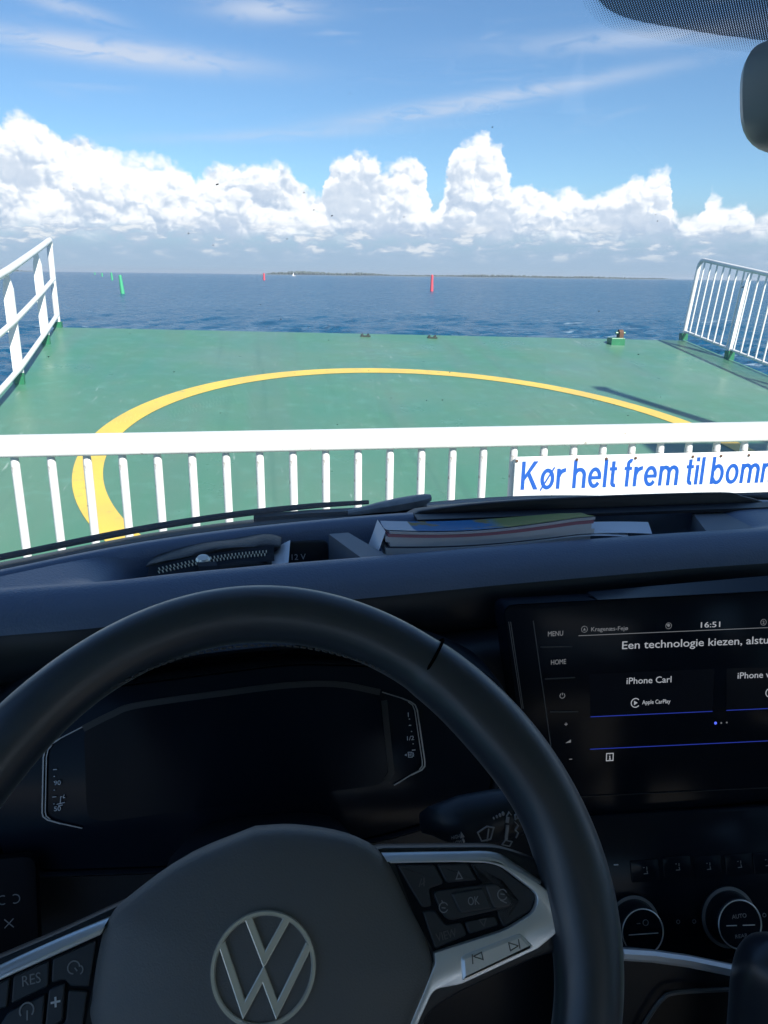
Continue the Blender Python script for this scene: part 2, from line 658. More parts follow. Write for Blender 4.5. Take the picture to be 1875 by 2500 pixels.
lk.new(ntex(3.2, 7), bpn.inputs['Height'])
lk.new(bpn.outputs[0], bs.inputs['Normal'])

# ------------------------------------------------------------------ sea
SEA = -1.8
ang_front = np.radians(np.linspace(-52, 66, 620))
ang_back = np.radians(np.linspace(66, 308, 60)[1:])
ang = np.concatenate([ang_front, ang_back])
rad = np.concatenate([6.0 * 1.0165 ** np.arange(0, 300), 6.0 * 1.0165 ** 299 * 1.09 ** np.arange(1, 52)])
rad = rad[rad < 9200]
TH, RD = np.meshgrid(ang, rad)
SX, SY = RD * np.sin(TH), RD * np.cos(TH)
SZ = np.zeros_like(SX)
wind = math.radians(205)
for i in range(80):
    lam = 0.40 * (3.6 / 0.40) ** rng.random()
    th = wind + rng.normal(0, 0.62)
    amp = 0.0085 * lam ** 0.8
    kx, ky = math.sin(th) * 2 * math.pi / lam, math.cos(th) * 2 * math.pi / lam
    ph = rng.random() * 6.28
    fade = np.clip((lam / (RD * 0.0165) - 1.6) / 2.0, 0, 1)
    sn = np.sin(kx * SX + ky * SY + ph)
    SZ += amp * fade * (sn + 0.35 * (sn * sn - 0.5) * 2)
P = np.stack([SX, SY, SZ + SEA], -1)
nR, nA = TH.shape
verts = P.reshape(-1, 3)
idx = np.arange(nR * nA).reshape(nR, nA)
nx = np.roll(idx, -1, axis=1)
quads = np.stack([idx[:-1], nx[:-1], nx[1:], idx[1:]], -1).reshape(-1, 4)
me = bpy.data.meshes.new('sea')
me.vertices.add(len(verts))
me.vertices.foreach_set('co', verts.ravel())
me.loops.add(quads.size)
me.loops.foreach_set('vertex_index', quads.ravel())
me.polygons.add(len(quads))
me.polygons.foreach_set('loop_start', np.arange(0, quads.size, 4))
me.polygons.foreach_set('loop_total', np.full(len(quads), 4))
me.polygons.foreach_set('use_smooth', np.ones(len(quads), bool))
me.update()
me.validate()
sea_mat = mat('sea_water', (0.004, 0.066, 0.135), 0.10, ior=1.333, spec=0.28)
nd, lk, bs = nodes_of(sea_mat)
tcn = nd.new('ShaderNodeTexCoord')
ht = nd.new('ShaderNodeMath')
ht.operation = 'ADD'
lk.new(nmul(ntex(0.75, 8), 1.0), ht.inputs[0])
lk.new(nmul(ntex(2.6, 4), 0.45), ht.inputs[1])
bpn = nd.new('ShaderNodeBump')
bpn.inputs['Strength'].default_value = 0.9
bpn.inputs['Distance'].default_value = 0.55
lk.new(ht.outputs[0], bpn.inputs['Height'])
lk.new(bpn.outputs[0], bs.inputs['Normal'])
foam = nmul(nramp(ntex(0.9, 8, mp=((1, 2.2, 1), 0.4)), 0.56, 0.70), nramp(ntex(0.07, 3), 0.36, 0.6))
lk.new(nmix(nmul(foam, 0.5), (0.004, 0.066, 0.135), (0.42, 0.52, 0.60)), bs.inputs['Base Color'])
rg = nd.new('ShaderNodeMath')
rg.operation = 'MULTIPLY_ADD'
lk.new(foam, rg.inputs[0])
rg.inputs[1].default_value = 0.5
rg.inputs[2].default_value = 0.24
lk.new(rg.outputs[0], bs.inputs['Roughness'])
put_obj('sea', me, sea_mat, kind='structure')

# ------------------------------------------------------------------ far low shore: land and its line of trees
shore_mat = mat('shore_meadow', (0.09, 0.11, 0.065), 0.9, var=(0.01, 0.4))
wood_mat = mat('shore_wood', (0.065, 0.085, 0.070), 0.9, var=(0.02, 0.5))


def shore(name, az0, az1, dist, zmax, fn, mt, dz=0.0, deep=180):
    mb = MB()
    rows = []
    aa = np.radians(np.linspace(az0, az1, 260))
    hs = [fn(math.degrees(a)) for a in aa]
    for off, k in ((0, 0.0), (4, 0.75), (25, 1.0), (deep, 1.0), (deep + 30, 0.0)):
        rows.append([A((dist + off) * math.sin(a), (dist + off) * math.cos(a), SEA - 0.3 + k * (h * zmax) + dz) for a, h in zip(aa, hs)])
    mb.grid(rows)
    return put_obj(name, mb.mesh(name, True, 60), mt, kind='structure')


def taper(a, a0, a1, w=1.5): return max(0.0, min(1.0, (a - a0) / w, (a1 - a) / w))


shore('distant_shore', -0.6, 29.5, 3600, 1.8, lambda a: taper(a, -0.6, 29.5, 2) * (0.7 + 0.3 * math.sin(a * 1.3)), shore_mat)
shore('distant_shore', -30, -13.8, 4200, 1.8, lambda a: taper(a, -30, -13.8, 2), shore_mat)


def trees(az0, az1, dist, hmean, dens):
    """a wood on the far shore: many small crowns, one mass"""
    mb = MB()
    a = az0
    while a < az1:
        h = hmean(a) * rng.uniform(0.65, 1.25)
        if h > 0.8 and rng.random() < dens(a):
            d = dist + rng.uniform(0, 90)
            c = A(d * math.sin(math.radians(a)), d * math.cos(math.radians(a)), SEA + 2.2)
            w = h * rng.uniform(0.45, 0.8)
            prof = [(0.25, 0.0), (0.9, 0.25), (1.0, 0.5), (0.7, 0.8), (0.25, 1.0)]
            mb.rings([[c + A(w * q * math.cos(t) * rng.uniform(.8, 1.2), w * q * math.sin(t), h * z_) for t in np.linspace(0, 6.283, 6, endpoint=False)] for q, z_ in prof])
        a += rng.uniform(0.02, 0.07)
    return mb


def hm(a):
    base_ = 4.6
    base_ += 8.5 * math.exp(-((a - 3.0) / 2.2) ** 2) + 6.0 * math.exp(-((a - 7.2) / 1.3) ** 2) + 4.5 * math.exp(-((a - 17.0) / 3.5) ** 2) + 3.0 * math.exp(-((a - 23) / 1.5) ** 2)
    return base_ * taper(a, -0.2, 29, 1.2)


put_obj('treeline', trees(-0.2, 29, 3640, hm, lambda a: 0.97).mesh('treeline', True, 80), wood_mat, label='low dark line of woods along the far shore', cat='woods', kind='stuff')
put_obj('treeline', trees(-29, -14.3, 4260, lambda a: 8 * taper(a, -29, -14.3, 2), lambda a: 0.9).mesh('treeline', True, 80), wood_mat, label='low woods at the horizon behind the three-bar railing', cat='woods', kind='stuff')

# ------------------------------------------------------------------ ferry: main deck and bow ramp


def ramp_z(x, y): return -0.38 - 0.0328 * x + 0.1279 * y


RN = A(0.0328, -0.1279, 1.0)
RN /= np.linalg.norm(RN)
mb = MB()
mb.box((2.05, -6.0, -0.06), (10.4, 18.0, 0.12))
put_obj('deck', mb.mesh('deck', False), deck_green, kind='structure')
far = [(-2.52, 10.36), (-2.468, 10.363), (0.009, 10.62), (1.659, 10.72), (5.008, 10.93), (6.2, 10.98), (6.32, 11.0)]
left = [(-2.12, 3.2), (-2.20, 6.78), (-2.30, 7.83), (-2.46, 9.43), (-2.55, 10.42)]
mb = MB()
rows = []
for t in np.linspace(0, 1, 40):
    row = []
    for s_ in np.linspace(0, 1, 40):
        xl = np.interp(t, np.linspace(0, 1, 5), [p[0] for p in left])
        x = xl + (6.30 - xl) * s_
        yfar = 10.38 + 0.60 * (x + 2.5) / 8.8
        y0 = 3.1
        y = y0 + (yfar - y0) * t
        row.append((x, y, ramp_z(x, y)))
    rows.append(row)
top = [[A(*p) for p in r] for r in rows]
mb.grid(top)
# edge skirt
edge = top[0] + [r[-1] for r in top[1:]] + top[-1][::-1][1:] + [r[0] for r in top[::-1]][1:-1]
for p, q in zip(edge, edge[1:] + edge[:1]):
    i = mb.add([p, q, q - A(0, 0, 0.16), p - A(0, 0, 0.16)])
    mb.f.append((i, i + 1, i + 2, i + 3))
ramp_o = put_obj('ramp', mb.mesh('ramp', True, 30), deck_green, kind='structure')
# painted ring, 4 mm above the ramp
CXR, CYR, RR = 1.457, 5.887, 2.716
mb = MB()
rows = [[], []]
for w in np.linspace(0, 2 * math.pi, 181):
    for k, r_ in ((0, RR - 0.095), (1, RR + 0.105)):
        x, y = CXR + r_ * math.cos(w), CYR + r_ * math.sin(w)
        rows[k].append(A(x, y, ramp_z(x, y) + 0.004))
mb.grid(rows)
put_obj('painted_ring', mb.mesh('painted_ring'), yellow_paint, ramp_o)


def deckmark(name, poly, mt):
    mb = MB()
    mb.prism([A(x, y, ramp_z(x, y) + 0.001) for x, y in poly], (0, 0, 0.003))
    return put_obj(name, mb.mesh(name, False), mt, ramp_o)


# ------------------------------------------------------------------ port railing: three rails, flat plate posts
BL = A(-2.556, 10.70, 1.07)
rl = thing('railing', 'white three-bar ship railing with flat posts on port edge of green ramp', 'railing', (-2.2, 7.0, ramp_z(-2.2, 7.0)))


def port_x(y): return float(np.interp(y, [3.2, 6.78, 7.72, 9.43, 10.70], [-2.10, -2.19, -2.245, -2.41, -2.545]))


def rail_z(y, h): return ramp_z(port_x(y), y) + h


for nm, h0, r_ in (('top_rail', 1.03, 0.034), ('middle_rail', 0.585, 0.026), ('lower_rail', 0.165, 0.026)):
    pth = [A(port_x(y) + 0.015, y, rail_z(y, h0)) for y in np.linspace(3.4, 10.30, 14)]
    if nm == 'top_rail':
        e = pth[-1]
        pth += [e + A(-0.012, 0.07, 0.006), e + A(-0.018, 0.10, -0.012), e + A(-0.018, 0.112, -0.05)]
    part(nm, MB().tube(pth, r_, 12), white_paint, rl)
for y in (4.3, 6.01, 7.72, 9.43):
    x = port_x(y)
    z0 = ramp_z(x, y)
    mb = MB()
    prof = [(-0.042, 0.10), (0.040, 0.10), (0.040, 0.86), (0.012, 1.0), (-0.018, 1.0), (-0.042, 0.84)]
    mb.prism([A(x + a - 0.02, y - 0.012 + a * 0.2, z0 + b) for a, b in prof], (0.004, 0.022, 0))
    po = part('post', mb, white_paint, rl, smooth=False)
    part('foot', MB().box((x - 0.018, y, z0 + 0.05), (0.085, 0.05, 0.105)), green_foot, po, smooth=False)
x, y = port_x(10.44), 10.40
z0 = ramp_z(x, y)
po = part('post', MB().tube([(x, y, z0 + 0.06), (x, y, z0 + 0.5), (x + 0.005, y, z0 + 0.98)], 0.036, 12), white_paint, rl)
part('foot', MB().box((x, y, z0 + 0.03), (0.10, 0.08, 0.07)), green_foot, po, smooth=False)

# ------------------------------------------------------------------ starboard railing: upright bars, leaning outboard
rs = thing('bar_railing', 'white railing of close upright bars leaning outboard on starboard ramp edge', 'railing', (6.27, 9.0, ramp_z(6.27, 9.0)))
LEAN = 0.105


def stb(y, h): return A(6.285 + LEAN * h, y, ramp_z(6.285, y) + h)


tp = [stb(y, 1.155) for y in np.linspace(4.6, 10.92, 12)] + [stb(10.99, 1.135), stb(11.03, 1.09), stb(11.04, 1.04)]
part('top_rail', MB().tube(tp, 0.030, 12), white_paint, rs)
part('bottom_rail', MB().tube([stb(y, 0.125) for y in np.linspace(4.6, 11.04, 8)], 0.020, 10), white_paint, rs)
part('end_post', MB().tube([stb(11.04, h) for h in (0.07, 0.5, 1.06)], 0.030, 12), white_paint, rs)
part('foot', MB().box(stb(11.04, 0.045), (0.10, 0.08, 0.10)), green_foot, rs, smooth=False)
bar_me = MB().tube([(0, 0, 0.12), (LEAN * 0.5, 0, 0.62), (LEAN * 1.02, 0, 1.14)], 0.0125, 8).mesh('bar')
ybars = [10.88 - 0.166 * k for k in range(38)]
posts_y = [9.8 - 2.1 * k for k in range(3)]
for y in ybars:
    if min(abs(y - p) for p in posts_y) < 0.06: continue
    b = stb(y, 0)
    put_obj('bar', bar_me, white_paint, rs, Matrix.Translation(Vector((6.285, y, ramp_z(6.285, y)))))
for y in posts_y:
    mb = MB()
    prof = [(-0.035, 0.10), (0.02, 0.10), (0.062, 0.55), (0.02, 1.12), (-0.01, 1.12), (-0.03, 0.75)]
    mb.prism([stb(y, b) + A(a, a * 0.4, 0) for a, b in prof], (0, 0.022, 0))
    po = part('post', mb, white_paint, rs, smooth=False)
    part('foot', MB().box(stb(y, 0.05), (0.09, 0.10, 0.12)), green_foot, po, smooth=False)

# ------------------------------------------------------------------ barrier gate just ahead of the van
GY = 2.8
gt = thing('barrier_gate', 'white barrier gate of upright round bars across the deck ahead of the van', 'gate', (1.0, GY, 0))
gb = MB()
gp = fillet([(-0.035, -0.036), (0.035, -0.036), (0.035, 0.036), (-0.035, 0.036)], 0.016, 5)
gb.rings([[A(x, GY + a, 1.115 + b) for a, b in gp] for x in (-1.75, 5.2)])
part('top_rail', gb, white_paint, gt)
gb = MB()
gb.rings([[A(x, GY + a * 0.7, 0.16 + b * 0.7) for a, b in gp] for x in (-1.75, 5.2)])
part('bottom_rail', gb, white_paint, gt)
bar2 = MB().tube([(0, 0, 0.17), (0, 0, 0.6), (0, 0, 1.05), (0, 0, 1.085)], [0.0152, 0.0152, 0.0152, 0.0125], 14).mesh('bar')
xb = -0.871 - 0.1213 * 6
while xb < 5.1:
    put_obj('bar', bar2, white_paint, gt, Matrix.Translation(Vector((xb, GY, 0))))
    xb += 0.1213
for x in (-1.75, 5.2):
    part('post', MB().box((x, GY, 0.575), (0.09, 0.09, 1.15)), white_paint, gt, smooth=False)

# ------------------------------------------------------------------ sign on the gate
sign_white = mat('sign_white', (0.82, 0.83, 0.83), 0.30, var=(5, 0.04))
sign_blue = mat('sign_blue', (0.006, 0.085, 0.42), 0.4)
sg = thing('sign', 'white panel with blue lettering hung on the bars of the gate', 'sign', (1.9, 2.765, 0.79))
FS = (A(0, 2.7725, 0), A(1, 0, 0), A(0, 0, 1), A(0, -1, 0))
part('panel', MB().plate(fillet([(0.945, 0.79), (2.62, 0.79), (2.62, 1.04), (0.945, 1.04)], 0.012, 4), FS, 0.0, 0.008, 0.001), sign_white, sg)


def band(cx, cy, rx, ry, w, a0, a1, k=20):
    """piece of an elliptical ring"""
    t = np.radians(np.linspace(a0, a1, k))
    return [(cx + rx * math.cos(q), cy + ry * math.sin(q)) for q in t] + [(cx + (rx - w) * math.cos(q), cy + (ry - w * 0.92) * math.sin(q)) for q in t[::-1]]


def rect(x0, y0, x1, y1): return [(x0, y0), (x1, y0), (x1, y1), (x0, y1)]


LW = 0.155
LETTERS = {
    'K': (0.74, [rect(0, 0, LW, 1), [(LW, 0.33), (LW, 0.53), (0.50, 1.0), (0.70, 1.0)], [(0.26, 0.50), (0.36, 0.63), (0.74, 0.0), (0.55, 0.0)]]),
    'o': (0.60, [band(0.30, 0.36, 0.30, 0.375, LW, 0, 360, 40)]),
    'ø': (0.60, [band(0.30, 0.36, 0.30, 0.375, LW, 0, 360, 40), [(-0.01, -0.03), (0.05, -0.06), (0.61, 0.76), (0.55, 0.79)]]),
    'r': (0.38, [rect(0, 0, LW, 0.72), band(0.36, 0.36, 0.36, 0.37, 0.16, 84, 168, 12)]),
    'h': (0.58, [rect(0, 0, LW, 1), band(0.29, 0.45, 0.285, 0.285, LW, 0, 165, 18), rect(0.42, 0, 0.575, 0.452)]),
    'n': (0.58, [rect(0, 0, LW, 0.72), band(0.29, 0.45, 0.285, 0.285, LW, 0, 165, 18), rect(0.42, 0, 0.575, 0.452)]),
    'm': (0.89, [rect(0, 0, LW, 0.72), band(0.265, 0.47, 0.255, 0.265, LW, 0, 165, 18), rect(0.365, 0, 0.52, 0.472), band(0.63, 0.47, 0.255, 0.265, LW, 0, 165, 18), rect(0.73, 0, 0.885, 0.472)]),
    'e': (0.58, [band(0.29, 0.36, 0.29, 0.375, LW, 0, 325, 36), rect(0.12, 0.30, 0.57, 0.42)]),
    'l': (LW, [rect(0, 0, LW, 1)]),
    'i': (LW, [rect(0, 0, LW, 0.72), rect(0, 0.845, LW, 1)]),
    't': (0.33, [rect(0.08, 0.14, 0.235, 0.93), rect(0, 0.60, 0.33, 0.72), band(0.285, 0.17, 0.205, 0.18, 0.15, 180, 282, 12)]),
    'f': (0.34, [rect(0.08, 0, 0.235, 0.84), rect(0, 0.60, 0.33, 0.72), band(0.29, 0.81, 0.21, 0.195, 0.15, 76, 180, 12)]),
    'b': (0.60, [rect(0, 0, LW, 1), band(0.305, 0.36, 0.295, 0.375, LW, -150, 150, 32)]),
}
pen = 0.0
glyphs = []
for ch in 'Kør helt frem til bommen':
    if ch == ' ':
        pen += 0.235
        continue
    wd, ps = LETTERS[ch]
    glyphs.append((pen, ps))
    pen += wd + 0.095
KX, KZ = 1.235 / pen, 0.113
for x0, ps in glyphs:
    mb = MB()
    for q, p_ in enumerate(ps):
        mb.plate([(0.973 + (x0 + a) * KX, 0.910 + b * KZ) for a, b in p_], FS, 0.006, 0.0087 + 0.00015 * q)
    part('letter', mb, sign_blue, sg, smooth=False)
for k in range(14):
    x = -0.871 + 0.1213 * (15 + k)
    if x > 2.6: break
    if k % 2 == 0 or rng.random() < 0.5:
        mb = MB().lathe((x + 0.002, 2.7645, 1.026), (0, -1, 0), [(0.0, 0.0), (0.006, 0.0), (0.006, 0.003), (0.003, 0.005)], 8)
        part('screw', mb, rust, sg)

# ------------------------------------------------------------------ fittings near the ramp's lip
bo = thing('mooring_bracket', 'green steel box with a rusty lug at the far lip of the ramp', 'bracket', (4.98, 10.5, ramp_z(4.98, 10.5)))
zb = ramp_z(4.98, 10.5)
gb = MB()
gb.rings([[A(4.975 + a * k, 10.53 + b * k, zb + h) for a, b in ((-0.1, -0.08), (0.1, -0.08), (0.1, 0.08), (-0.1, 0.08))] for h, k in ((-0.01, 1.0), (0.085, 1.0), (0.095, 0.93))])
part('box', gb, green_foot, bo, smooth=False)
part('lug', MB().prism([A(5.0, 10.48, zb + 0.09), A(5.0, 10.58, zb + 0.09), A(5.0, 10.58, zb + 0.17), A(5.0, 10.55, zb + 0.205), A(5.0, 10.51, zb + 0.205), A(5.0, 10.48, zb + 0.17)], (0.06, 0, 0)), rust, bo, smooth=False)
part('pin', MB().tube([(4.96, 10.53, zb + 0.16), (5.1, 10.53, zb + 0.16)], 0.018, 8), green_foot, bo)
lug_steel = mat('lug_steel', (0.025, 0.035, 0.03), 0.6)
for lab, x, y in (('small dark pad eye at the ramp lip, the one nearer midships', 2.302, 10.50), ('pair of small dark lugs at the ramp lip, farther from the bracket', 1.375, 10.45)):
    pe = thing('pad_eye', lab, 'fitting', (x, y, ramp_z(x, y)), 'small fittings on the ramp lip')
    z0 = ramp_z(x, y)
    part('plate', MB().box((x, y, z0 + 0.008), (0.13, 0.05, 0.016)), lug_steel, pe, smooth=False)
    for dx in (-0.045, 0.035):
        part('lug', MB().prism([A(x + dx - 0.02, y, z0 + 0.012), A(x + dx + 0.02, y, z0 + 0.012), A(x + dx + 0.012, y, z0 + 0.045), A(x + dx - 0.012, y, z0 + 0.032)], (0, 0.03, 0)), lug_steel, pe, smooth=False)

# ------------------------------------------------------------------ the ferry's starboard deckhouse and lift mast (beside the van, out of frame; they shade the ramp)
dh = thing('deckhouse', 'white steel deckhouse of the ferry beside the vehicle deck', 'deckhouse', (8.0, -5.0, 0))
part('wall', MB().box((8.0, -5.0, 2.95), (3.0, 10.0, 5.9)), white_paint, dh, smooth=False)
part('roof', MB().box((8.0, -5.0, 5.93), (3.1, 10.1, 0.06)), white_paint, dh, smooth=False)
win_glass = mat('deckhouse_glass', (0.02, 0.03, 0.04), 0.05)
for k in range(5):
    part('window', MB().box((6.495, -8.6 + 1.8 * k, 4.6), (0.02, 1.0, 0.8)), win_glass, dh, smooth=False)
hm_ = thing('lift_mast', 'white ramp lift mast standing at the starboard deck edge', 'mast', (6.95, 1.8, 0))
part('mast', MB().tube([(6.95, 1.75, 0), (6.92, 1.78, 4.0), (6.9, 1.8, 6.2)], [0.12, 0.09, 0.07], 12), white_paint, hm_)
part('cap', MB().box((6.9, 1.80, 6.22), (0.16, 0.16, 0.05)), white_paint, hm_, smooth=False)

# ------------------------------------------------------------------ buoys and a boat
buoy_green = mat('buoy_green', (0.05, 0.36, 0.17), 0.5)
buoy_red = mat('buoy_red', (0.60, 0.075, 0.10), 0.5)
buoy_white = mat('boat_white', (0.8, 0.8, 0.8), 0.5)


def buoy(x, y, h, r_, mt, lab, lean, grp):
    b = thing('spar_buoy', lab, 'buoy', (x, y, SEA), grp)
    lx, ly = lean
    P_ = lambda z: A(x + lx * z, y + ly * z, SEA + z)
    part('spar', MB().tube([P_(-0.8), P_(0.3), P_(h * 0.55), P_(h * 0.9)], [r_ * 1.25, r_ * 1.15, r_, r_ * 0.85], 12), mt, b)
    part('cap', MB().tube([P_(h * 0.9), P_(h * 0.97), P_(h)], [r_ * 0.9, r_ * 0.8, r_ * 0.25], 12), mt, b)
    return b


G, RG = 'green spar buoys marking the channel', 'red spar buoys marking the channel'
buoy(-23.0, 140.5, 3.05, 0.30, buoy_green, 'nearest green spar buoy, standing tallest against the sea', (-0.07, 0), G)
buoy(-64.7, 371, 3.3, 0.42, buoy_green, 'second green spar buoy, just beyond the tallest green one', (-0.05, 0), G)
buoy(-121.5, 655, 2.8, 0.55, buoy_green, 'third green spar buoy, tiny near the horizon', (-0.03, 0), G)
buoy(-203, 1048, 3.0, 0.7, buoy_green, 'farthest green spar buoy, a speck at the horizon', (0, 0), G)
buoy(40.6, 187.6, 3.8, 0.33, buoy_red, 'tall red spar buoy, the nearer of the two red ones', (0.0, 0), RG)
buoy(2.5, 469.4, 3.95, 0.55, buoy_red, 'small red spar buoy, the farther of the two red ones', (0.0, 0), RG)
sb = thing('sailing_boat', 'tiny white sail in front of the wooded far shore', 'boat', (66, 1584, SEA))
hb = MB()
hb.rings([[A(66 + xx, 1584 + a, SEA + z_) for a, z_ in ((-w, 0.8), (-w * 0.7, -0.1), (w * 0.7, -0.1), (w, 0.8))] for xx, w in ((-3.4, 0.7), (-1, 1.2), (1.5, 1.0), (3.6, 0.08))])
part('hull', hb, buoy_white, sb)
part('mast', MB().tube([(66.4, 1584, SEA + 0.6), (66.4, 1584, SEA + 7.2)], 0.14, 8), buoy_white, sb)
part('sail', MB().grid([[A(66.3 - (1 - t) * 3.0 * s_, 1584 - 0.5 * math.sin(3.14 * s_) * (1 - t), SEA + 1.2 + 5.6 * t) for s_ in np.linspace(0, 1, 5)] for t in np.linspace(0, 0.98, 7)]), buoy_white, sb)

# ================================================================== THE VAN (seen from the driver's seat)
leather = mat('black_leather', (0.017, 0.024, 0.037), 0.38, bump=(900, 0.06), var=(60, 0.15), spec=1.0, sheen=0.35)
soft = mat('dash_plastic', (0.118, 0.160, 0.238), 0.36, bump=(430, 0.65, 2))
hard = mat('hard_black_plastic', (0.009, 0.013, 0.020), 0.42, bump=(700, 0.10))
trayblk = mat('tray_plastic', (0.016, 0.017, 0.019), 0.5, bump=(800, 0.2))
greypl = mat('grey_plastic', (0.17, 0.185, 0.21), 0.45, bump=(900, 0.25))
gloss = mat('gloss_black', (0.006, 0.010, 0.018), 0.16, spec=0.12)
satin = mat('satin_silver', (0.86, 0.86, 0.87), 0.30, metal=0.55, bump=(1500, 0.03))
chrome = mat('dark_chrome', (0.95, 0.89, 0.77), 0.22, metal=0.55)
lid_grey = mat('airbag_grain', (0.150, 0.147, 0.146), 0.50, bump=(1000, 0.5, 2))
rubber = mat('rubber_black', (0.015, 0.015, 0.015), 0.6)
button_blk = mat('button_black', (0.026, 0.031, 0.040), 0.42)
print_grey = mat('print_grey', (0.70, 0.70, 0.72), 0.5)
print_dim = mat('print_dim', (0.26, 0.26, 0.27), 0.5)
print_dark = mat('print_dark', (0.11, 0.11, 0.115), 0.5)
scr_txt = mat('screen_text', (0.02, 0.02, 0.02), 0.4, emit=(0.80, 0.85, 0.95, 0.15))
scr_dim = mat('screen_text_dim', (0.02, 0.02, 0.02), 0.4, emit=(0.80, 0.85, 0.95, 0.06))
scr_blue = mat('screen_blue', (0.0, 0.0, 0.02), 0.4, emit=(0.05, 0.10, 0.9, 0.12))
scr_tile = mat('screen_tile', (0.005, 0.008, 0.014), 0.16, spec=0.12, emit=(0.35, 0.45, 0.7, 0.001))
body_white = mat('van_white', (0.78, 0.78, 0.78), 0.2, coat=0.6)
lining = mat('roof_fabric', (0.46, 0.45, 0.43), 0.9, bump=(400, 0.3))
light_trim = mat('grey_trim', (0.28, 0.27, 0.25), 0.8)
trim_dark = mat('door_trim', (0.02, 0.02, 0.021), 0.55, bump=(500, 0.2))

van = thing('van', 'van seen from its driver seat: steering wheel, dashboard, screen and windscreen', 'van', (0.42, -0.6, 0.0))

# ------------------------------------------------------------------ body shell round the cabin
VX = 0.42
Y_F = [(-0.55, .70), (-.40, .735), (-.267, .763), (-.171, .768), (-.098, .784), (.01, .799), (.13, .811), (.254, .826), (.391, .838), (.503, .848), (.636, .854), (.80, .85), (1.0, .83), (1.4, .74)]
Y_R = [(-.55, .64), (-.45, .72), (-.36, .775), (-.284, .815), (-.199, .869), (-.1, .911), (.013, .942), (.155, .968), (.305, .978), (.453, .981), (.697, .978), (.85, .95), (1.0, .90), (1.15, .83), (1.4, .66)]


def yF(x): return float(np.interp(x, [p[0] for p in Y_F], [p[1] for p in Y_F]))
def yR(x): return float(np.interp(x, [p[0] for p in Y_R], [p[1] for p in Y_R]))


def smooth_curve(fn, xs, w=0.05):
    return [np.mean([fn(x + d) for d in np.linspace(-w, w, 9)]) for x in xs]




def roof_z(x, z): return z + 0.03 * math.cos((x - VX) / 0.92 * 1.5) - 0.03


def roof_sheet(x0, x1, yf_, yb_, z):
    mb = MB()
    mb.grid([[A(x, y, roof_z(x, z)) for x in np.linspace(x0, x1, 24)] for y in np.linspace(yf_, yb_, 8)])
    return mb


part('roof_lining', roof_sheet(-0.50, 1.34, 0.50, -3.36, 1.93), lining, van)
part('roof', roof_sheet(-0.56, 1.40, 0.53, -3.38, 1.985), body_white, van)
for sx in (-1, 1):
    x0 = VX + sx * 0.90
    mb = MB()
    mb.box((x0, -0.10, 0.775), (0.06, 1.30, 0.71))
    mb.box((x0 - sx * 0.02, -0.72, 1.50), (0.06, 0.09, 0.78))
    mb.box((x0 - sx * 0.03, -0.10, 1.90), (0.08, 1.30, 0.10))
    d_ = part('door', mb, trim_dark, van, smooth=False)
    part('armrest', MB().box((x0 - sx * 0.07, -0.1, 1.0), (0.09, 0.6, 0.05)), trim_dark, d_, smooth=False)
    mb = MB()
    mb.box((x0, -2.05, 0.745), (0.06, 2.55, 0.65))
    mb.box((x0 - sx * 0.03, -2.05, 1.90), (0.08, 2.55, 0.10))
    for y in (-1.95, -3.25): mb.box((x0 - sx * 0.02, y, 1.48), (0.06, 0.10, 0.82))
    part('side_wall', mb, light_trim, van, smooth=False)
    mb = MB()
    A0, A1 = A(VX + sx * 0.86, 0.66, 1.26), A(VX + sx * 0.80, 0.47, 1.92)
    mb.tube([A0, (A0 + A1) / 2 + A(sx * 0.02, 0.02, 0), A1], 0.045, 10)
    part('windscreen_pillar', mb, trim_dark, van)
mb = MB()
mb.box((VX, -3.33, 0.72), (1.86, 0.06, 0.60))
mb.box((VX, -3.33, 1.90), (1.86, 0.06, 0.10))
part('tailgate', mb, light_trim, van, smooth=False)
part('cabin_floor', MB().box((VX, -1.3, 0.46), (1.86, 4.2, 0.06)), light_trim, van, smooth=False)

seat_mt = mat('seat_fabric', (0.25, 0.245, 0.235), 0.9, bump=(300, 0.3))  # unseen front seats, added to bounce sunlight into the cabin
def car_seat(name, cx):
    q = part(name, MB().rings([[A(cx + a * k, y, z) for a, z in fillet([(-0.25, 0.78), (0.25, 0.78), (0.25, 0.98), (-0.25, 0.98)], 0.05, 4)] for y, k in ((-0.46, 0.96), (-0.42, 1.0), (0.05, 1.0), (0.10, 0.94))]), seat_mt, van)
    part('backrest', MB().rings([[A(cx + a * k, -0.42 - 0.20 * (z - 0.95) + b, z) for a, b in fillet([(-0.25, -0.07), (0.25, -0.07), (0.25, 0.07), (-0.25, 0.07)], 0.05, 4)] for z, k in ((0.92, 0.95), (1.1, 1.0), (1.4, 0.95), (1.50, 0.80))]), seat_mt, q)
    part('headrest', MB().rings([[A(cx + a * k, -0.56 + b, z) for a, b in fillet([(-0.13, -0.04), (0.13, -0.04), (0.13, 0.04), (-0.13, 0.04)], 0.03, 4)] for z, k in ((1.53, 0.9), (1.6, 1.0), (1.7, 0.85))]), seat_mt, q)


car_seat('passenger_seat', 0.86)
car_seat('driver_seat', -0.0125)
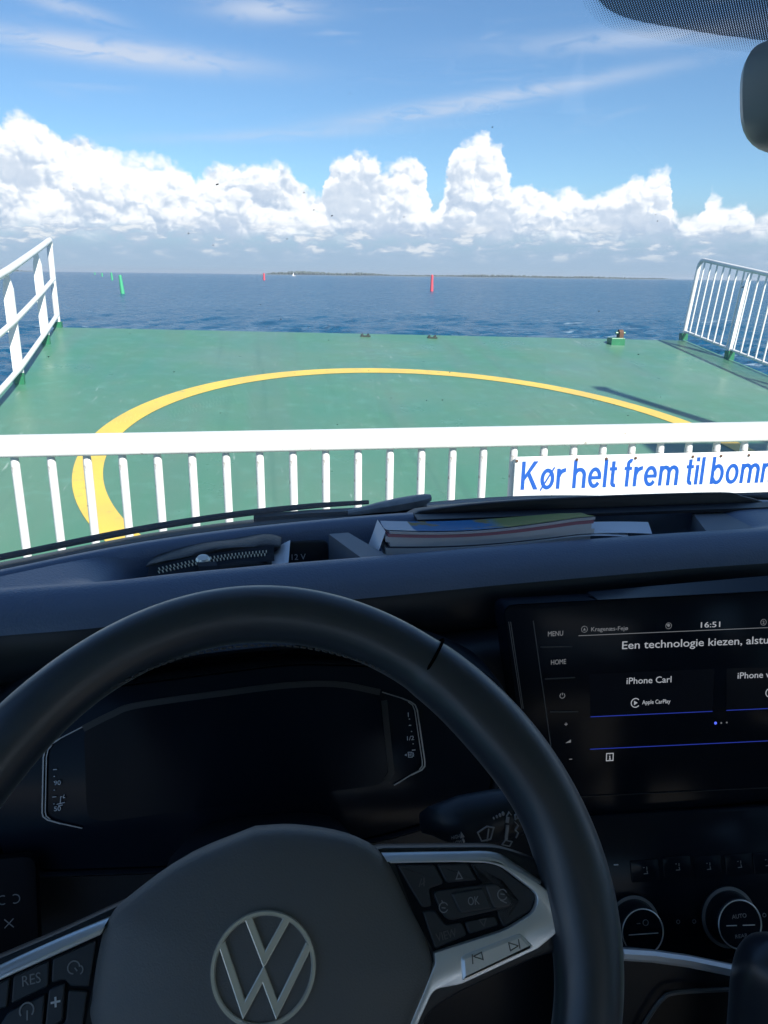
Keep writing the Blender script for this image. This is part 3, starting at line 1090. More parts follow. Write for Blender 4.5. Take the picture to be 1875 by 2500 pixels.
# windscreen: curved sheet of glass from the scuttle to the header
glass = bpy.data.materials.new('windscreen_glass')
glass.use_nodes = True
nd = glass.node_tree.nodes
lk = glass.node_tree.links
nd.clear()
tcn = nd.new('ShaderNodeTexCoord')
go = nd.new('ShaderNodeOutputMaterial')
tr_ = nd.new('ShaderNodeBsdfTransparent')
tr_.inputs[0].default_value = (0.955, 0.972, 0.968, 1)
gl_ = nd.new('ShaderNodeBsdfGlossy')
gl_.inputs['Roughness'].default_value = 0.02
lw_ = nd.new('ShaderNodeLayerWeight')
lw_.inputs['Blend'].default_value = 0.5
pw_ = nd.new('ShaderNodeMath')
pw_.operation = 'POWER'
lk.new(lw_.outputs['Facing'], pw_.inputs[0])
pw_.inputs[1].default_value = 5.0
fr_ = nd.new('ShaderNodeMath')
fr_.operation = 'MULTIPLY_ADD'
lk.new(pw_.outputs[0], fr_.inputs[0])
fr_.inputs[1].default_value = 0.90
fr_.inputs[2].default_value = 0.05
mx = nd.new('ShaderNodeMixShader')
lk.new(fr_.outputs[0], mx.inputs[0])
lk.new(tr_.outputs[0], mx.inputs[1])
lk.new(gl_.outputs[0], mx.inputs[2])
df_ = nd.new('ShaderNodeBsdfDiffuse')
df_.inputs['Color'].default_value = (0.62, 0.62, 0.60, 1)
mx2 = nd.new('ShaderNodeMixShader')
vo = nd.new('ShaderNodeTexVoronoi')
vo.inputs['Scale'].default_value = 42
lk.new(tcn.outputs['Object'], vo.inputs['Vector'])
lk.new(nmul(nramp(vo.outputs['Distance'], 0.055, 0.03), nmul(nramp(ntex(9, 3), 0.45, 0.60), 0.75)), mx2.inputs[0])
lk.new(mx.outputs[0], mx2.inputs[1])
lk.new(df_.outputs[0], mx2.inputs[2])
mx3 = nd.new('ShaderNodeMixShader')
lk.new(nramp(ntex(5, 5), -0.6, 16.0), mx3.inputs[0])
tl_ = nd.new('ShaderNodeBsdfTranslucent')
tl_.inputs['Color'].default_value = (0.8, 0.8, 0.8, 1)
lk.new(mx2.outputs[0], mx3.inputs[1])
lk.new(tl_.outputs[0], mx3.inputs[2])
lk.new(mx3.outputs[0], go.inputs['Surface'])


def glass_pt(s_, t):
    """s_ across (-1..1), t up (0..1)"""
    xb = VX + s_ * 0.86
    xt = VX + s_ * 0.76
    b = A(xb, smooth_curve(yR, [xb])[0] + 0.085, 1.372)
    h = A(xt, 0.53 - 0.10 * s_ * s_, 1.925 - 0.03 * s_ * s_)
    p = b + (h - b) * t
    bow = 0.028 * 4 * t * (1 - t)
    return p + A(0, bow * 0.55, bow * 0.6)


mb = MB().grid([[glass_pt(s_, t) for s_ in np.linspace(-1, 1, 41)] for t in np.linspace(0, 1, 21)])
ws = part('windscreen', mb, glass, van, angle=80)

# dotted ceramic band round the mirror foot, printed on the glass
frit = bpy.data.materials.new('ceramic_dots')
frit.use_nodes = True
nd = frit.node_tree.nodes
lk = frit.node_tree.links
nd.clear()
tcn = nd.new('ShaderNodeTexCoord')
go = nd.new('ShaderNodeOutputMaterial')
tr_ = nd.new('ShaderNodeBsdfTransparent')
df_ = nd.new('ShaderNodeBsdfDiffuse')
df_.inputs['Color'].default_value = (0.012, 0.013, 0.016, 1)
mx = nd.new('ShaderNodeMixShader')
uvn = nd.new('ShaderNodeUVMap')
uvn.uv_map = 'UVMap'
sp = nd.new('ShaderNodeSeparateXYZ')
lk.new(uvn.outputs[0], sp.inputs[0])


def nm2(op, a, b=None):
    n = nd.new('ShaderNodeMath')
    n.operation = op
    for i, v in enumerate((a, b)):
        if v is None: continue
        if isinstance(v, (int, float)): n.inputs[i].default_value = v
        else: lk.new(v, n.inputs[i])
    return n.outputs[0]


# clear holes on a staggered grid; u, v in millimetres, third channel folded into v as the distance from the rim
PIT = 2.0
us = nm2('DIVIDE', sp.outputs[0], PIT)
vs = nm2('DIVIDE', sp.outputs[1], PIT)
fa = nm2('SUBTRACT', nm2('FRACT', nm2('ADD', us, vs)), 0.5)
fb = nm2('SUBTRACT', nm2('FRACT', nm2('SUBTRACT', us, vs)), 0.5)
dd = nm2('SQRT', nm2('ADD', nm2('MULTIPLY', fa, fa), nm2('MULTIPLY', fb, fb)))
uv2 = nd.new('ShaderNodeUVMap')
uv2.uv_map = 'rim'
sp2 = nd.new('ShaderNodeSeparateXYZ')
lk.new(uv2.outputs[0], sp2.inputs[0])
# inside: dark with clear holes (radius 0.30); towards the rim the pattern turns into shrinking dark dots
hole = nm2('LESS_THAN', dd, 0.27)
inside = nm2('SUBTRACT', 1.0, hole)
fa2 = nm2('SUBTRACT', nm2('FRACT', nm2('ADD', nm2('ADD', us, vs), 0.5)), 0.5)
fb2 = nm2('SUBTRACT', nm2('FRACT', nm2('ADD', nm2('SUBTRACT', us, vs), 0.5)), 0.5)
dd2 = nm2('SQRT', nm2('ADD', nm2('MULTIPLY', fa2, fa2), nm2('MULTIPLY', fb2, fb2)))
dots = nm2('LESS_THAN', dd2, nm2('MULTIPLY', sp2.outputs[0], 0.055))
f_in = nm2('GREATER_THAN', sp2.outputs[0], 6.5)
fac = nm2('ADD', nm2('MULTIPLY', inside, f_in), nm2('MULTIPLY', dots, nm2('SUBTRACT', 1.0, f_in)))
lk.new(fac, mx.inputs[0])
lk.new(tr_.outputs[0], mx.inputs[1])
lk.new(df_.outputs[0], mx.inputs[2])
lk.new(mx.outputs[0], go.inputs['Surface'])
mb = MB()
low_edge = [(0.211, 1.892), (0.222, 1.881), (0.237, 1.8735), (0.254, 1.8695), (0.275, 1.8675), (0.296, 1.8665), (0.317, 1.8655), (0.342, 1.8645), (0.42, 1.863), (0.50, 1.8645), (0.55, 1.8675), (0.59, 1.8715), (0.61, 1.880), (0.62, 1.892)]


def glass_at(x, z):
    t = (z - 1.372) / (1.925 - 1.372)
    for _ in range(6):
        s_ = (x - VX) / (0.86 + (0.76 - 0.86) * t)
        p = glass_pt(s_, t)
        t += (z - p[2]) / 0.553
    return glass_pt((x - VX) / (0.86 + (0.76 - 0.86) * t), t)


le = spline(low_edge, 60)
rows = []
uvs, rims = [], []
for j in range(9):
    row = []
    for x, z in le:
        zz = z + (1.915 - z) * j / 8
        row.append(glass_at(x, zz) + A(0, -0.002, -0.002))
    rows.append(row)
mb.grid(rows)
fm = mb.mesh('ceramic_band')
l1 = fm.uv_layers.new(name='UVMap')
l2 = fm.uv_layers.new(name='rim')
ev = np.array([(p[0], p[1] if len(p) > 1 else 0) for p in le])
for lp in fm.loops:
    co = fm.vertices[lp.vertex_index].co
    j, i = divmod(lp.vertex_index, 60)
    u_, v_ = co.x * 1000, (co.z - 1.85) * 1000 * 1.35
    l1.data[lp.index].uv = (u_, v_)
    dmin = min(np.hypot((co.x - ev[:, 0]) * 1000, (co.z - ev[:, 1]) * 1350))
    l2.data[lp.index].uv = (dmin, 0)
put_obj('ceramic_band', fm, frit, ws)

# rear-view mirror
MF = frame((0.398, 0.452, 1.801), 4, 14)
mo = [(-0.128, 0.012), (-0.122, 0.026), (-0.105, 0.032), (0.105, 0.032), (0.122, 0.026), (0.128, 0.012), (0.124, -0.018), (0.112, -0.029), (0.09, -0.032), (-0.09, -0.032), (-0.112, -0.029), (-0.124, -0.018)]
mo = fillet([(a, b * 0.93) for a, b in mo], 0.01, 4)
mb = MB()
O, ex, ey, n_ = MF
mb.rings([[on(MF, a * k, b * k, h) for a, b in mo] for k, h in ((0.72, -0.034), (0.90, -0.028), (0.985, -0.014), (1.0, -0.003), (0.985, 0.002), (0.95, 0.003))])
mirror = part('rear_view_mirror', mb, hard, van)
part('mirror_glass', MB().plate([(a * 0.945, b * 0.93) for a, b in mo], MF, 0.0031, 0.0036, 0.0), mat('mirror_silver', (0.10, 0.11, 0.13), 0.04, metal=1.0), mirror)
part('mirror_rim', MB().rings([[on(MF, a * k, b * k, h) for a, b in mo] for k, h in ((0.930, 0.0045), (0.965, 0.0062), (1.0, 0.003), (1.010, -0.010), (1.006, -0.022), (0.97, -0.028))], cap=False), mat('mirror_rim', (0.30, 0.30, 0.305), 0.4), mirror)
part('mirror_arm', MB().tube([on(MF, 0, 0.01, -0.03), A(0.415, 0.50, 1.85), A(0.42, 0.545, 1.885)], 0.013, 10), hard, mirror)

# ------------------------------------------------------------------ outside the glass: scuttle, wipers, bonnet
xs = np.linspace(-0.46, 1.30, 60)
yr = smooth_curve(yR, xs)
mb = MB()
mb.grid([[A(x, y + dy, z) for x, y in zip(xs, yr)] for dy, z in ((0.075, 1.366), (0.09, 1.369), (0.12, 1.364), (0.15, 1.3585), (0.165, 1.352), (0.175, 1.335), (0.178, 1.28))])
part('scuttle_panel', mb, mat('weathered_plastic', (0.022, 0.023, 0.022), 0.5, bump=(220, 0.35), var=(30, 0.6)), van)
mb = MB()
mb.grid([[A(x, y + dy + (0.02 if j < 2 else 0), z + 0.018 * math.exp(-((x - 0.42) / 0.3) ** 2) - (0.0 if j < 3 else 0.1 * ((x - VX) / 0.9) ** 2)) for x, y in zip(xs, yr)] for j, (dy, z) in enumerate(((0.19, 1.31), (0.195, 1.327), (0.215, 1.330), (0.35, 1.27), (0.55, 1.16), (0.70, 1.0), (0.74, 0.7)))])
part('bonnet', mb, body_white, van)




steel_blk = mat('wiper_black', (0.028, 0.030, 0.030), 0.42, var=(80, 0.35), bump=(300, 0.1))
# driver's wiper: long blade lying along the scuttle, arm with its hinge cap
bl = [A(x, np.interp(x, xs, yr) + dy, z) for x, dy, z in ((-0.42, 0.125, 1.372), (-0.30, 0.130, 1.371), (-0.17, 0.140, 1.3695), (-0.05, 0.142, 1.371), (0.06, 0.137, 1.374), (0.15, 0.130, 1.375))]
mb = MB().tube(spline(bl, 24), [0.003 + 0.002 * math.sin(math.pi * t) for t in np.linspace(0.05, 0.95, 24)], 8)
wp = part('wiper', mb, rubber, van)
# arm with hinge cap
prof = [(0.115, 1.372, 0.006), (0.14, 1.377, 0.0075), (0.16, 1.3815, 0.010), (0.185, 1.386, 0.0125), (0.21, 1.390, 0.0125), (0.228, 1.393, 0.010), (0.236, 1.3935, 0.006)]
mb = MB()
mb.rings([[A(x + 0.0, 1.062 - (x - 0.115) * 0.05 + a * hh * 1.1, z - hh * 0.35 + b * hh * 0.55) for a, b in ((-1, -1), (1, -1), (1, 0.4), (0.5, 1), (-0.5, 1), (-1, 0.4))] for x, z, hh in prof])
part('wiper_arm', mb, mat('wiper_arm_grey', (0.20, 0.205, 0.20), 0.45, var=(60, 0.5), bump=(200, 0.2)), wp, angle=40)
mb = MB()
mb.rings([[A(x, 1.068 + a * 0.008, z - 0.002 + b * 0.004) for a, b in ((-1, -1), (1, -1), (1, 1), (-1, 1))] for x, z in ((-0.02, 1.366), (0.06, 1.370), (0.12, 1.371), (0.215, 1.373))])
part('wiper_bridge', mb, steel_blk, wp, angle=40)
part('wiper_pivot', MB().lathe((0.222, 1.072, 1.365), (0, -0.3, 1), [(0.012, 0), (0.012, 0.012), (0.008, 0.016)], 16), steel_blk, wp)
wx = [A(x, 1.04 + 0.02 * math.sin(x), 1.3725) for x in np.linspace(0.34, 1.0, 12)]
wp2 = part('wiper', MB().tube(wx, 0.006, 8), rubber, van)
part('wiper_arm', MB().tube([A(0.62, 1.06, 1.374), A(0.9, 1.05, 1.376), A(1.1, 1.02, 1.37)], 0.008, 8), steel_blk, wp2)

# ------------------------------------------------------------------ dashboard
xs = np.linspace(-0.48, 1.32, 150)
yr = smooth_curve(yR, xs)
yf = smooth_curve(yF, xs, 0.03)


def tray_depth(x):
    d1 = 1 / (1 + math.exp(-(x + 0.165) / 0.010))
    d2 = 1 / (1 + math.exp((x - 0.60) / 0.014))
    return d1 * d2


mb = MB()
rows = []
for x, a, b in zip(xs, yr, yf):
    k = tray_depth(x)
    up = lambda z: 1.394 - (1.394 - z) * k
    mid = (a + b) / 2
    col = [(a + 0.088, 1.352), (a + 0.06, 1.372), (a + 0.025, 1.388), (a + 0.010, 1.3925), (a, 1.393), (a - 0.009, 1.391), (a - 0.014, 1.386), (a - 0.018, up(1.376)), (a - 0.022, up(1.355)), (a - 0.03, up(1.343)),
           (mid, up(1.338)), (b + 0.028, up(1.340)), (b + 0.017, up(1.350)), (b + 0.012, up(1.378)), (b + 0.008, up(1.389)), (b + 0.003, 1.3945), (b - 0.004, 1.396), (b - 0.014, 1.3955), (b - 0.024, 1.3930), (b - 0.033, 1.3885), (b - 0.041, 1.3815), (b - 0.047, 1.3725),
           (b - 0.0495, 1.3670)]
    rows.append([A(x, y, z) for y, z in col])
mb.grid(rows)
dash = part('dashboard', mb, soft, van, angle=50)
# face of the dash; shade on the pad's lower front put in as darker plastic
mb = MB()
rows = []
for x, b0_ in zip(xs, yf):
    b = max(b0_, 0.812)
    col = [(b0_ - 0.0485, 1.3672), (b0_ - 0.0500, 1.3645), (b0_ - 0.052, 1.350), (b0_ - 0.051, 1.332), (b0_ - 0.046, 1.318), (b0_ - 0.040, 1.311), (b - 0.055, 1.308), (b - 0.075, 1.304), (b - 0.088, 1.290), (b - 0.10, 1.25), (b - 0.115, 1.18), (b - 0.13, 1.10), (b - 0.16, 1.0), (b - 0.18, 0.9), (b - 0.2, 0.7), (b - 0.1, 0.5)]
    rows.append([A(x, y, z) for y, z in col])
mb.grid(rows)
part('dash_face_and_shade', mb, hard, dash, angle=50)
# dividers in the tray
for pts_ in ([(0.075, 0.915), (0.100, 0.918), (0.136, 0.829), (0.106, 0.822)], [(0.585, 0.945), (0.66, 0.945), (0.64, 0.868), (0.56, 0.868)]):
    mb = MB()
    mb.rings([[A(x, y, z) for x, y in pts_] for z in (1.335, 1.3865, 1.3885)])
    part('tray_divider', mb, greypl, dash, angle=30)
# raised sensor cover on the dash top with two screws
FC = (A(0, 0.966, 0), A(1, 0, 0), A(0, 0, 1), A(0, -1, 0))
cp = spline([(0.190, 1.390), (0.197, 1.395), (0.213, 1.3995), (0.30, 1.4070), (0.45, 1.4110), (0.60, 1.4112), (0.655, 1.4095), (0.672, 1.4045), (0.69, 1.400), (0.705, 1.3950)], 40)
mb = MB()
poly = [tuple(p) for p in cp] + [(0.705, 1.38), (0.19, 1.38)]
mb.rings([[A(x, y, 1.38 + (z_ - 1.38) * k if z_ > 1.385 else 1.375) for x, z_ in poly] for y, k in ((0.966, 0.86), (0.9675, 0.97), (0.970, 1.0), (0.985, 0.86), (1.0, 0.70))])
cov = part('sensor_cover', mb, hard, dash, angle=40)
for x in (0.434, 0.452):
    part('screw', MB().lathe((x, 0.9685, 1.4055), (0, -1, 0), [(0.0042, 0), (0.0042, 0.0012), (0.0025, 0.0018)], 12), rubber, cov)
mb = MB()
mb.rings([[A(x, 0.950 + a * 0.012, 1.3935 + b * 0.0022) for a, b in ((-1, -1), (1, -1), (1, 1), (-1, 1))] for x in (0.193, 0.40, 0.71)])
part('cover_lip', mb, hard, cov, smooth=False)
# socket lid with its print on the tray's back wall
FT = frame((0.0, 0.922, 1.357), 12)
lidp = fillet([(0.018, -0.016), (0.075, -0.016), (0.075, 0.020), (0.018, 0.020)], 0.008, 5)
sk = part('socket_lid', MB().plate(lidp, FT, -0.004, 0.004, 0.002), trayblk, dash)
text('socket_print', '12 V', FT, (0.026, -0.003), 0.0105, print_grey, sk, n=0.0042)

# ------------------------------------------------------------------ instrument cluster
FK = frame((0, 0.70, 1.30), 20)
kl = fillet([(-0.262, -0.020), (-0.19, 0.008), (0.02, 0.022), (0.15, 0.010), (0.205, -0.030), (0.226, -0.105), (0.215, -0.138), (0.09, -0.160), (-0.10, -0.168), (-0.25, -0.158), (-0.272, -0.12)], 0.03, 6)
clu = part('instrument_cluster', MB().plate(kl, FK, -0.02, -0.001, 0.002), gloss, van)
mb = MB()
mb.rings([[on(FK, a * k - 0.02 * (k - 1), (b + 0.07) * k - 0.07, h) for a, b in kl] for k, h in ((1.005, -0.03), (1.012, 0.0), (1.03, 0.004), (1.06, 0.0), (1.08, -0.03))], cap=False)
part('cluster_bezel', mb, hard, clu, angle=50)
# hood over the cluster
hood = [(-0.30, -0.03), (-0.22, 0.018), (-0.10, 0.034), (0.02, 0.040), (0.14, 0.032), (0.215, 0.0), (0.245, -0.04)]
hs = spline(hood, 30)
mb = MB()
mb.rings([[on(FK, a, b + db, h) for a, b in hs] for db, h in ((0.0, -0.03), (0.0, 0.018), (0.004, 0.022), (0.010, 0.016), (0.02, -0.03))], closed_ring=False)
part('cluster_hood', mb, hard, clu, angle=50)
disp = fillet([(-0.184, -0.026), (-0.155, -0.016), (-0.125, -0.010), (0.02, -0.001), (0.07, -0.003), (0.108, -0.016), (0.114, -0.096), (0.106, -0.106), (-0.17, -0.118), (-0.183, -0.112)], 0.012, 5)
part('display_glass', MB().plate(disp, FK, -0.001, 0.0004), mat('display_off', (0.004, 0.008, 0.015), 0.2, spec=0.10), clu)
edge_mt = mat('display_edge', (0.020, 0.021, 0.022), 0.45)
part('display_edge', lines2(FK, [[tuple(p) for p in spline([(-0.1845, -0.0272), (-0.1582, -0.0157), (-0.1326, -0.0082), (-0.0486, -0.002), (0.0154, 0.0014), (0.0643, -0.0009), (0.1085, -0.0120)], 30)], [(0.1122, -0.0207), (0.1168, -0.0945), (0.1114, -0.1017)]], 0.0062, 0.0002, 0.0012), edge_mt, clu)
metal_line = mat('gauge_bracket', (0.30, 0.31, 0.32), 0.35, metal=0.7)
LBR = [(-0.1853, -0.0254), (-0.2053, -0.0345), (-0.2165, -0.0410), (-0.2200, -0.0450), (-0.2215, -0.0520), (-0.2236, -0.1036), (-0.2228, -0.1075), (-0.2190, -0.1110), (-0.2069, -0.1157), (-0.1874, -0.1221)]
RBR = [(0.1106, -0.012), (0.1304, -0.0194), (0.1400, -0.0240), (0.1445, -0.0275), (0.1465, -0.0330), (0.1521, -0.0860), (0.1518, -0.0905), (0.1485, -0.0940), (0.1373, -0.0982), (0.1189, -0.1073)]
for br, s_ in ((LBR, 1), (RBR, -1)):
    g = part('gauge_bracket', lines2(FK, [br], 0.0009, 0.0, 0.0015), metal_line, clu)
    inner = [(x + 0.0026 * s_, y) for x, y in br[2:-2]]
    part('gauge_line', lines2(FK, [br[1:-1]], 0.0012, 0.0, 0.0020), metal_line, g)
    part('gauge_line', lines2(FK, [inner], 0.0009, 0.0, 0.0012), metal_line, g)
ticks = [(-0.2113, -0.0642, 3), (-0.2121, -0.0707, 1), (-0.2124, -0.0837, 1), (-0.2124, -0.0901, 3), (-0.2129, -0.0968, 1), (0.1379, -0.0415, 1), (0.1382, -0.0479, 2), (0.1395, -0.0543, 1), (0.1407, -0.067, 1), (0.141, -0.0734, 3)]
for x, y, k in ticks:
    part('gauge_tick', lines2(FK, [[(x - 0.0006 * k, y), (x + 0.0006 * k, y)]], 0.0008, 0.0005, 0.001), print_grey, clu)
text('gauge_print', '90', FK, (-0.2127, -0.0790), 0.0062, print_grey, clu, width=0.0062, n=0.001)
text('gauge_print', '50', FK, (-0.2132, -0.1036), 0.0062, print_grey, clu, width=0.0062, n=0.001)
text('gauge_print', '1', FK, (0.1352, -0.0392), 0.0066, print_grey, clu, n=0.001)
text('gauge_print', '1/2', FK, (0.1332, -0.0630), 0.0062, print_grey, clu, width=0.0072, n=0.001)
part('temperature_symbol', lines2(FK, [[(-0.2105, -0.0975), (-0.2030, -0.0962)], [(-0.2090, -0.0990), (-0.2050, -0.0984)], [(-0.2072, -0.0965), (-0.2066, -0.0905), (-0.2052, -0.0905)], [(-0.2040, -0.0895), (-0.2030, -0.0892)], [(-0.2042, -0.0900), (-0.2040, -0.0918), (-0.2025, -0.0916)]], 0.0007, 0.0005, 0.001), print_grey, clu)
part('fuel_symbol', lines2(FK, [[(0.1350, -0.0752), (0.1390, -0.0755), (0.1392, -0.0805), (0.1352, -0.0802), (0.1350, -0.0752)], [(0.1360, -0.0765), (0.1360, -0.079)], [(0.1375, -0.0765), (0.1375, -0.079)], [(0.1400, -0.0758), (0.1408, -0.0775), (0.1404, -0.080)], [(0.1318, -0.0778), (0.1330, -0.0771), (0.1330, -0.0785), (0.1318, -0.0778)]], 0.0006, 0.0005, 0.001), print_grey, clu)

# ------------------------------------------------------------------ centre stack: screen
FM = frame((0.45, 0.70, 1.25), 12)
stackp = fillet([(-0.205, 0.118), (0.205, 0.118), (0.20, -0.125), (-0.175, -0.125)], 0.012, 5)
scr = part('touch_screen', MB().plate(stackp, FM, -0.03, 0.0, 0.0004), gloss, van)
part('screen_surround', MB().rings([[on(FM, a * k, b * k2, h) for a, b in stackp] for k, k2, h in ((1.0, 1.0, -0.004), (1.004, 1.008, 0.001), (1.012, 1.015, -0.03))], cap=False), gloss, scr, angle=50)
mb = MB()
mb.grid([[on(FM, -0.10 + 0.36 * t, 0.1195 + k * (0.003 + 0.013 * t), 0.003 - k * 0.03) for t in np.linspace(0, 1, 12)] for k in (0, 1)])
part('screen_ledge', mb, gloss, scr)
part('screen_edge_line', lines2(FM, [[(-0.1996, 0.1003), (-0.1855, 0.004)], [(-0.1975, 0.1000), (-0.1838, 0.004)], [(-0.1723, 0.0998), (-0.1526, -0.0408)]], 0.0007, 0.0, 0.0008), mat('edge_line', (0.16, 0.16, 0.17), 0.4), scr)
for nm, s_, at, sz, w in (('key_print', 'MENU', (-0.1562, 0.0818), 0.0077, 0.0170), ('key_print', 'HOME', (-0.1528, 0.0503), 0.0077, 0.0170)):
    text(nm, s_, FM, at, sz, scr_dim, scr, width=w)
for x0, y0, x1, y1 in ((-0.1643, 0.0707, -0.1286, 0.0691), (-0.1593, 0.0351, -0.1251, 0.0344), (-0.1537, -0.002, -0.1214, -0.004)):
    part('key_ridge', lines2(FM, [[(x0, y0), (x1, y1)]], 0.0010, 0.0, 0.0012), mat('key_ridge', (0.10, 0.10, 0.10), 0.35), scr)


def arc(c, r, a0, a1, k=16): return [(c[0] + r * math.cos(t), c[1] + r * math.sin(t)) for t in np.radians(np.linspace(a0, a1, k))]


part('power_symbol', lines2(FM, [arc((-0.1394, 0.0150), 0.0028, 120, 420, 16), [(-0.1394, 0.0182), (-0.1394, 0.0155)]], 0.0006, 0.0002, 0.0005), scr_dim, scr)
part('volume_symbol', lines2(FM, [[(-0.1370, -0.0173), (-0.1334, -0.0174)], [(-0.1352, -0.0155), (-0.1352, -0.0191)], [(-0.1316, -0.0573), (-0.1280, -0.0575)]], 0.0007, 0.0002, 0.0005), scr_dim, scr)
part('volume_symbol', MB().plate([(-0.1358, -0.0386), (-0.1296, -0.0384), (-0.1296, -0.0352)], FM, 0.0002, 0.0005), scr_dim, scr)
part('screen_line', lines2(FM, [[(-0.1211, 0.0805), (0.125, 0.0763)]], 0.0007, 0.0002, 0.0005), scr_dim, scr)
part('screen_symbol', lines2(FM, [arc((-0.1144, 0.0873), 0.0034, 0, 360, 22)], 0.0005, 0.0002, 0.0005), scr_dim, scr)
part('screen_symbol', MB().plate([(-0.1158, 0.0860), (-0.1130, 0.0860), (-0.1144, 0.0889)], FM, 0.0002, 0.0005), scr_dim, scr)
text('screen_text', 'Kragenæs-Fejø', FM, (-0.1072, 0.0845), 0.0066, scr_dim, scr, width=0.0425, n=0.0003, rot=-0.022)
part('screen_symbol', lines2(FM, [arc((-0.0164, 0.0855), 0.0034, 0, 360, 20)], 0.0005, 0.0002, 0.0005), scr_dim, scr)
part('screen_symbol', MB().plate([(-0.0190, 0.0870), (-0.0160, 0.0880), (-0.0146, 0.0862), (-0.0162, 0.0838), (-0.0176, 0.0850)], FM, 0.0002, 0.0005), scr_dim, scr)
text('screen_clock', '16:51', FM, (0.0195, 0.0813), 0.0088, scr_txt, scr, width=0.0232, n=0.0003, rot=-0.02)
part('screen_symbol', lines2(FM, [arc((0.0983, 0.0831), 0.0034, 0, 360, 20)], 0.0005, 0.0002, 0.0005), scr_dim, scr)
text('screen_text', '2', FM, (0.0970, 0.0812), 0.0052, scr_dim, scr, n=0.0003)
text('screen_text', 'Een technologie kiezen, alstublieft', FM, (-0.0719, 0.0626), 0.0124, scr_txt, scr, width=0.207, n=0.0003, rot=-0.024)
text('screen_text', 'iPhone Carl', FM, (-0.0659, 0.0229), 0.0103, scr_txt, scr, width=0.0530, n=0.0003, rot=-0.03)
text('screen_text', 'iPhone v', FM, (0.0673, 0.0200), 0.0103, scr_txt, scr, width=0.0400, n=0.0003, rot=-0.03)
for cx in (-0.0545, 0.1085):
    part('screen_symbol', lines2(FM, [arc((cx, 0.0008), 0.0050, 40, 320, 22)], 0.0009, 0.0002, 0.0005), scr_txt, scr)
    part('screen_symbol', MB().plate([(cx - 0.0016, 0.0032), (cx + 0.0024, 0.0008), (cx - 0.0016, -0.0016)], FM, 0.0002, 0.0005), scr_txt, scr)
text('screen_text', 'Apple CarPlay', FM, (-0.0466, -0.0014), 0.0066, scr_txt, scr, width=0.0335, n=0.0003, rot=-0.03)
part('screen_tile', MB().plate([(-0.1085, 0.037), (0.0395, 0.033), (0.0381, -0.0150), (-0.1069, -0.0104)], FM, 0.0, 0.0002), scr_tile, scr)
part('screen_tile', MB().plate([(0.0545, 0.0325), (0.122, 0.030), (0.122, -0.0175), (0.055, -0.0152)], FM, 0.0, 0.0002), scr_tile, scr)
part('screen_line', lines2(FM, [[(-0.1069, -0.0111), (0.0381, -0.0157)], [(0.055, -0.0159), (0.125, -0.0181)], [(-0.1072, -0.0479), (0.125, -0.0563)]], 0.0008, 0.0003, 0.0006), scr_blue, scr)
part('screen_symbol', MB().plate(ring2((0.0421, -0.0297), 0.0016, 14), FM, 0.0002, 0.0005), mat('screen_dot', (0, 0, 0.02), 0.4, emit=(0.1, 0.16, 1.0, 0.45)), scr)
for x in (0.0491, 0.0559):
    part('screen_symbol', MB().plate(ring2((x, -0.0301), 0.0010, 12), FM, 0.0002, 0.0005), scr_dim, scr)
part('screen_symbol', lines2(FM, [[(-0.0880, -0.0545), (-0.0802, -0.0548), (-0.0804, -0.0630), (-0.0882, -0.0627), (-0.0880, -0.0545)], [(-0.0850, -0.0580), (-0.0841, -0.0580), (-0.0841, -0.0610)], [(-0.0852, -0.0612), (-0.0830, -0.0612)], [(-0.0843, -0.0563), (-0.0839, -0.0563)]], 0.0009, 0.0002, 0.0005), scr_txt, scr)
part('screen_lower_line', lines2(FM, [[(-0.165, -0.0990), (0.125, -0.1122)]], 0.0008, 0.0, 0.001), mat('panel_gap', (0.03, 0.03, 0.032), 0.4), scr)

